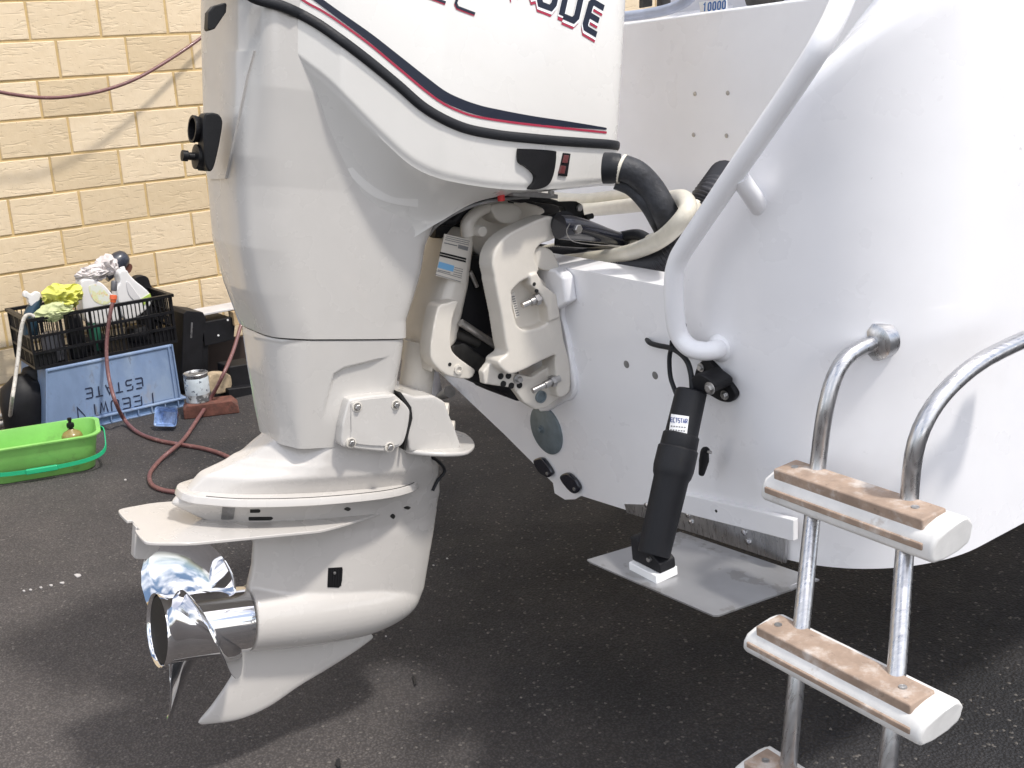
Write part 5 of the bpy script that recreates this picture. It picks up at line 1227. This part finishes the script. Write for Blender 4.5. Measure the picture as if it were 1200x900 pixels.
# ---- hoses
MAR = mat('maroon_hose', (.16, .068, .065), .42, coat=.15, var=.12, vscale=30, bump=.35, bscale=420, bdist=.001, spots=[((.38, .24, .22), 60, .55, .7, .5)])
def hose_w(pts): return [pt(x, y, d) for x, y, d in pts]
obj('garden_hose', tube(hose_w([(-120, 60, .20), (-50, 95, .20), (0, 108, .195), (50, 114.5, .18), (90, 112, .16), (125, 105, .135), (160, 92, .105), (195, 72, .075), (232, 47, .045), (262, 22, .035), (290, -10, .05), (310, -60, .05)]), .0083, 14, 10), MAR, None, label='maroon garden hose drooping across the cream brick wall', cat='hose')
gp = lambda x, y, z=.009: GND.hit(x, y, 2, z)
h2 = thing('garden_hose', gp(200, 520), 'maroon hose with orange fitting coming down from the crate onto the asphalt', 'hose')
obj('hose', tube(hose_w([(133, 352, .50), (129, 368, .51), (125.5, 395, .51), (125, 420, .53), (128, 445, .57), (135, 470, .65)]) + [gp(146, 492, .03), gp(162, 507), gp(185, 516), gp(215, 521.5), gp(240, 526), (gp(264, 534)), gp(300, 552), gp(360, 575)], .0088, 14, 10), MAR, h2)
obj('connector', lathe(aimed(pt(132.5, 355, .50), pt(133.5, 330, .49) - pt(132.5, 355, .50)), [(.010, 0), (.013, .004), (.013, .014), (.0165, .016), (.0165, .034), (.013, .036)], 18), mat('orange_plastic', (.72, .14, .05), .4), h2)
obj('nozzle', lathe(aimed(pt(133.2, 341, .50), pt(134, 325, .49) - pt(133.2, 341, .50)), [(.012, 0), (.014, .004), (.0145, .04), (.011, .046), (0, .046)], 18), mat('grey_plastic', (.10, .10, .11), .4), h2)
obj('garden_hose', tube([pt(300, 330, .5), pt(290, 355, .55), pt(282, 382, .60), pt(273, 412, .68), pt(261, 440, .76)] + [gp(245, 470, .06), gp(231, 492, .022), gp(216, 514, .012), gp(203, 526, .026), gp(190, 537, .012), gp(180, 548), gp(175, 558), gp(178, 568), gp(190, 574), gp(210, 577.5), gp(250, 585), gp(320, 600)], .0088, 14, 10), MAR, None, label='maroon hose rising from its loop on the asphalt past the paint tin', cat='hose')
GHO = mat('braided_hose', (.50, .47, .43), .6, var=.2, vscale=40, spots=[((.12, .10, .09), 90, .56, .66, .8)])
obj('braided_hose', tube(hose_w([(40, 371, .50), (35, 369, .50), (30, 370.5, .505), (26.5, 378, .51), (23.5, 395, .52), (21, 420, .54), (17, 450, .58), (14, 470, .62)]) + [gp(11, 497, .02)], .0085, 12, 8), GHO, None, label='grey white braided hose hanging off the left end of the crate', cat='hose')
for q, lb_ in (([(-25, 484), (5, 487), (25, 486), (42, 487), (52, 483), (48, 477), (34, 479)], 'coiled end of grey hose lying behind the green tub'), ([(-20, 497), (2, 496), (14, 492), (30, 489), (44, 489)], 'second strand of grey hose lying behind the green tub')):
    obj('braided_hose', tube([WF.w(WF.l(gp(x, y, .02))) for x, y in q], .010, 10, 6), GHO, None, label=lb_, cat='hose')
obj('black_drum', lathe(Frame(WF.w((W_(30, 460, .40)[0], -.33, 0)), *WF.A), [(.085, 0), (.10, .02), (.105, .16), (.09, .22), (.05, .25), (.03, .27), (0, .272)], 32, sy=.9), BLACKD, None, label='black plastic drum behind the hose at the left of the blue crate', cat='drum')
obj('black_drum', lathe(Frame(WF.w((W_(52, 460, .40)[0], -.28, 0)), *WF.A), [(.06, 0), (.065, .02), (.065, .25), (.05, .28), (0, .29)], 28), BLACKD, None, label='narrow black container wedged between drum and blue crate', cat='drum')

# ---- green tub with handle
GRN = mat('green_plastic_tub', (.25, .58, .14), .38, coat=.15, var=.1, vscale=6, rvar=.08, spots=[((.14, .22, .07), 9, .56, .76, .6), ((.3, .28, .18), 22, .64, .75, .5)])
GRH = mat('green_handle', (.02, .40, .18), .35, coat=.15, var=.06)
ga, gb_ = GND.hit(15, 567, 2, 0), GND.hit(105, 552, 2, 0); gx = (gb_ - ga); gx /= np.linalg.norm(gx); gyv = np.array([-gx[1], gx[0], 0])
# centre: grip at px 53
g0 = GND.hit(52, 561, 2, 0)
TFm = Frame(g0 + gyv * .125, gx, gyv, (0, 0, 1))
zr = .148
hx = TFm.l(TFm.hit(121, 498, 2, zr))[0]; zr_ = zr
def rrect(a, b, r, z, n=7):
    P = []
    for cx_, cy_, s0 in ((a - r, b - r, 0), (-(a - r), b - r, 1), (-(a - r), -(b - r), 2), (a - r, -(b - r), 3)):
        for k_ in range(n): t = (s0 + k_ / (n - 1)) * math.pi / 2; P.append((cx_ + r * math.cos(t), cy_ + r * math.sin(t), z))
    return np.array(P)
hx = .236; hy = .140
prof = [(-.030, -.028, .02), (-.026, -.024, .0), (-.020, -.018, .0)]
rings = [rrect(hx - .045, hy - .030, .05, .0), rrect(hx - .036, hy - .022, .055, .006), rrect(hx - .012, hy - .010, .06, zr - .012), rrect(hx - .010, hy - .008, .06, zr - .004), rrect(hx + .004, hy + .004, .065, zr - .004), rrect(hx + .005, hy + .005, .065, zr + .002), rrect(hx - .012, hy - .012, .06, zr + .003), rrect(hx - .015, hy - .014, .058, zr - .01), rrect(hx - .042, hy - .028, .05, .010)]
Vt = np.concatenate(rings); m_ = len(rings[0])
Ft = [[i * m_ + j, i * m_ + (j + 1) % m_, (i + 1) * m_ + (j + 1) % m_, (i + 1) * m_ + j] for i in range(len(rings) - 1) for j in range(m_)] + [list(range(m_))[::-1], [(len(rings) - 1) * m_ + j for j in range(m_)]]
tub = thing('tub', TFm.w((0, 0, 0)), 'bright green plastic tub with carry handle on the asphalt in front', 'tub')
obj('body', (TFm.w(Vt), Ft), GRN, tub, angle=50)
hp = [(hx + .004, .0, zr - .012), (hx + .016, -.02, zr - .016), (hx + .018, -.06, zr - .035), (hx + .008, -.125, zr - .070), (hx - .05, -.150, zr - .090), (.07, -.150, zr - .1), (-.07, -.150, zr - .1), (-hx + .05, -.15, zr - .09), (-hx - .008, -.125, zr - .07), (-hx - .018, -.06, zr - .035), (-hx - .016, -.02, zr - .016), (-hx - .004, 0, zr - .012)]
hc_ = catmull(hp, 6); tt = np.gradient(hc_, axis=0); tt /= np.linalg.norm(tt, axis=1)[:, None]; oo = np.cross(tt, (0, 0, 1)); oo /= np.linalg.norm(oo, axis=1)[:, None]
V4 = np.stack([hc_ + oo * a + np.array([0, 0, b]) for a, b in ((-.002, -.008), (.002, -.008), (.002, .008), (-.002, .008))], 1)
n_ = len(hc_)
obj('handle', (TFm.w(V4.reshape(-1, 3)), [[i * 4 + j, i * 4 + (j + 1) % 4, (i + 1) * 4 + (j + 1) % 4, (i + 1) * 4 + j] for i in range(n_ - 1) for j in range(4)]), GRH, tub, angle=50)
obj('handle_grip', wbox(TFm, -.062, .058, -.158, -.144, zr - .112, zr - .090), GRH, tub, bevel=.004)
p = TFm.w((hx - .11, .03, .02)); bt = thing('bottle', p, 'amber bottle with black pump top standing in the green tub', 'bottle')
bf = Frame(p, *TFm.A)
obj('body', lathe(bf, [(.04, -.008), (.042, .0), (.042, .095), (.034, .108), (.014, .118), (.012, .122)], 28), mat('amber_plastic', (.26, .20, .06), .25, coat=.3), bt)
obj('pump', lathe(bf, [(.008, .12), (.008, .126), (.014, .128), (.016, .136), (.014, .146), (.007, .148), (.006, .156), (.009, .158), (.009, .168), (0, .17)], 20), BLACKP, bt)

# ---- black box with pale lid, paint tin, paver, sponge, punnet
bd = .30
bxx = thing('battery_box', pt(245, 455, bd), 'black plastic case with a pale flat lid standing against the wall', 'box')
def bpx(name, pts, d, dep, m_=BLACKD, bevel=.003): return obj(name, pxprism(WF, pts, 1, -d, -d + dep), m_, bxx, bevel=bevel)
bpx('side_frame', [(215, 368), (219, 364), (238, 366), (242, 374), (238, 395), (237, 452), (215, 458), (213, 440)], bd, .20)
bpx('body', [(238, 378), (272, 372), (276, 376), (274, 398), (240, 406)], bd + .0, .20)
bpx('leg', [(236, 400), (244, 402), (244, 452), (236, 454)], bd - .01, .03)
bpx('back_panel', [(240, 400), (300, 392), (300, 456), (240, 462)], bd - .17, .02, mat('dark_brown', (.035, .022, .017), .7))
zl = W_(236, 372, bd)[2]
xl0, xl1 = W_(233, 372, bd)[0], W_(278, 366, bd)[0]
obj('lid', wbox(WF, xl0, xl1 + .12, -bd + .01, -bd + .17, zl + .004, zl + .014), mat('pale_lid', (.55, .54, .54), .5, var=.1), bxx, bevel=.002)
bpx('handle_slot', [(224, 378), (226, 378), (225, 396), (223, 396)], bd + .001, .002, STEEL, 0)
for x, y in ((256, 393), (267, 375)): bpx('paint_fleck', catmull([(x - 1.4, y), (x, y - 1.2), (x + 1.3, y), (x, y + 1.3)], 3, True), bd + .001, .002, WHT, 0)
obj('timber_scrap', pxprism(WF, [(273, 366), (281, 364), (282, 380), (275, 382)], 1, -.32, -.26), mat('raw_timber', (.5, .36, .2), .7, var=.2, vscale=20), None, bevel=.002, label='short pale timber offcut beside the lid of the black case', cat='timber')
pz = GND.hit(231, 466, 2, .035)
bk0 = thing('paver', GND.hit(250, 480, 2, 0), 'rusty red paver lying on the asphalt under the paint tin', 'paver')
pl0, pl1 = GND.hit(216, 492, 2, 0), GND.hit(281, 484, 2, 0); px_ = (pl1 - pl0); Lp_ = np.linalg.norm(px_); px_ /= Lp_; py_ = np.array([-px_[1], px_[0], 0])
PVF = Frame(pl0, px_, py_, (0, 0, 1))
hpv = .062
Pv = np.array([(0, 0, 0), (Lp_, 0, 0), (Lp_ - .004, 0, .035), (Lp_ - .03, 0, hpv), (.02, 0, hpv), (.0, 0, .045)])
obj('block', xf(loop_prism(Pv, Pv + [0, .105, 0]), PVF), mat('red_paver', (.13, .05, .036), .85, var=.35, vscale=16, bump=.8, bscale=90, spots=[((.05, .03, .025), 12, .55, .7, .7)]), bk0, bevel=.005)
tin = thing('paint_tin', PVF.w((.07, .06, hpv)), 'small steel paint tin with pale blue label and drips on the paver', 'tin')
tfp = GND.hit(233, 469, 2, 0.0)
TIF = Frame(PVF.w((PVF.l(GND.hit(233, 466, 2, hpv))[0], .072, hpv - .0)), *PVF.A)
rt = .057
obj('body', lathe(TIF, [(rt * .98, 0), (rt, .002), (rt, .004), (rt * .975, .006), (rt * .975, .126), (rt, .128), (rt * 1.01, .132), (rt * .98, .134), (rt * .94, .130), (rt * .86, .127), (rt * .80, .131), (rt * .7, .126), (0, .126)], 40), mat('tin_steel', (.42, .42, .42), .35, metal=.7, var=.15, vscale=40, spots=[((.03, .03, .035), 30, .5, .58, .8)]), tin)
obj('label', lathe(TIF, [(rt * .98, .038), (rt * .985, .039), (rt * .985, .114), (rt * .98, .115)], 40), mat('tin_label', (.58, .64, .68), .5, var=.1, vscale=30, spots=[((.03, .05, .09), 34, .58, .63, .95), ((.06, .2, .4), 22, .62, .66, .9)]), tin)
obj('rubble', pxprism(WF, catmull([(246, 441), (258, 437), (270, 440), (271, 455), (258, 462), (246, 458)], 3, True), 1, -.52, -.46), mat('sandstone', (.42, .33, .22), .9, var=.3, vscale=22, bump=.9, bscale=60), None, remesh=.004, sm=2, label='broken pale sandstone lump behind the red paver', cat='rubble')
for k_, (q, d, dp, lb_) in enumerate((([(268, 430), (300, 425), (300, 452), (270, 456)], .50, .14, 'upper black box partly hidden behind the motor leg'), ([(267, 456), (300, 452), (302, 468), (276, 472), (268, 464)], .55, .16, 'lower black tray under the black box behind the motor leg'))):
    obj('black_box', pxprism(WF, q, 1, -d, -d + dp), BLACKD, None, bevel=.006, label=lb_, cat='box')
pu = thing('punnet', gp(200, 498, 0), 'small translucent blue berry punnet lying on its side on the asphalt', 'punnet')
PUM = mat('blue_clear_plastic', (.28, .42, .72), .22, coat=.3, var=.3, vscale=60, trans=.35, bump=.5, bscale=120)
pc = GND.hit(200, 503, 2, 0); PUF = aimed(pc + np.array([0, 0.03, .045]), (-.25, -.75, .35))
rg = [(.052, .040, 0, .0), (.044, .034, .042, 0), (.040, .030, .043, 0)]
P5 = np.concatenate([rrect(.056, .044, .012, .044), rrect(.050, .038, .012, .040), rrect(.040, .030, .012, 0.0), rrect(.036, .026, .010, .003), rrect(.047, .036, .011, .041)])[:, [0, 1, 2]]
m5 = 28
obj('shell', (PUF.w(P5), [[i * m5 + j, i * m5 + (j + 1) % m5, (i + 1) * m5 + (j + 1) % m5, (i + 1) * m5 + j] for i in range(4) for j in range(m5)] + [[2 * m5 + j for j in range(m5)]]), PUM, pu, angle=50)
for a in range(6):
    x = -.03 + a * .012; obj('rib', wbox(PUF, x - .0012, x + .0012, -.03, .03, -.003, .0005), PUM, pu, smooth=False)
# small litter and pebbles on the asphalt
rs = np.random.RandomState(5); gs = []
for _ in range(420):
    x, y = rs.uniform(-2.2, 2.4), rs.uniform(1.9, 6.2); r = rs.uniform(.0018, .0048) * (1.5 if rs.rand() < .07 else 1)
    dwall = -WF.l((x, y, 0))[1]
    if dwall < .05: continue
    v = np.array([(1, 0, 0), (0, 1, 0), (-1, 0, 0), (0, -1, 0), (0, 0, .9), (0, 0, -.5)]) * r * rs.uniform(.6, 1.4, (6, 3)); a = rs.uniform(0, 6.28); c_, s_ = math.cos(a), math.sin(a)
    v = v @ np.array([[c_, -s_, 0], [s_, c_, 0], [0, 0, 1]]) + [x, y, r * .3]
    gs.append((v, [[0, 1, 4], [1, 2, 4], [2, 3, 4], [3, 0, 4], [1, 0, 5], [2, 1, 5], [3, 2, 5], [0, 3, 5]]))
obj('grit', cat_(*gs), mat('grit_stone', (.17, .155, .14), .9, var=.4, vscale=2), None, smooth=False, label='loose grit scattered over the dark asphalt', cat='grit', kind='stuff')

# far trim-tab arm on the port side of the transom, black scraps on the ground
arm = obj('far_tab_arm', tube([TF.hit(x, y, 1, -.03) for x, y in ((503, 420), (507, 440), (512, 464))], .017, 16), mat('pale_grey_arm', (.45, .44, .46), .4), boat)
obj('arm_clamp', tube([TF.hit(x, y, 1, -.03) for x, y in ((508, 466), (518, 463), (527, 459))], [.008, .011, .016], 14), GREYI, arm)
for q, lb_ in (([(483, 792), (486, 791), (488, 800), (486, 803), (485, 798)], 'curled black rubber scrap on the asphalt right of the skeg'), ([(394, 890), (398, 888), (399, 897), (396, 899), (393, 895)], 'small black rubber scrap on the asphalt at the bottom edge')):
    obj('rubber_scrap', pxprism(GND, q, 2, .006, .001), RUBBER, None, smooth=False, label=lb_, cat='scrap')

FLK = mat('paint_flecks', (.45, .43, .42), .8)
gs = []
for x, y, r in ((91, 674, 3.2), (73, 682.5, 2.2), (60, 685.5, 1.8), (48, 688, 1.5), (36, 690.5, 1.6), (28, 692, 1.6), (147, 562, 1.4), (452, 745, .9), (508, 662, 1), (524, 654, 1)):
    a = np.linspace(0, 2 * math.pi, 8)[:-1]; q = [(x + r * 1.3 * math.cos(t) * random.uniform(.6, 1.2), y + r * .6 * math.sin(t) * random.uniform(.6, 1.2)) for t in a]
    A = pxs(GND, q, 2, .003); B = A.copy(); B[:, 2] = .0005; gs.append(loop_prism(B, A))
obj('paint_flecks', cat_(*gs), FLK, None, smooth=False, label='trail of small white paint flecks spilt on the asphalt left of the propeller', cat='paint flecks', kind='stuff')
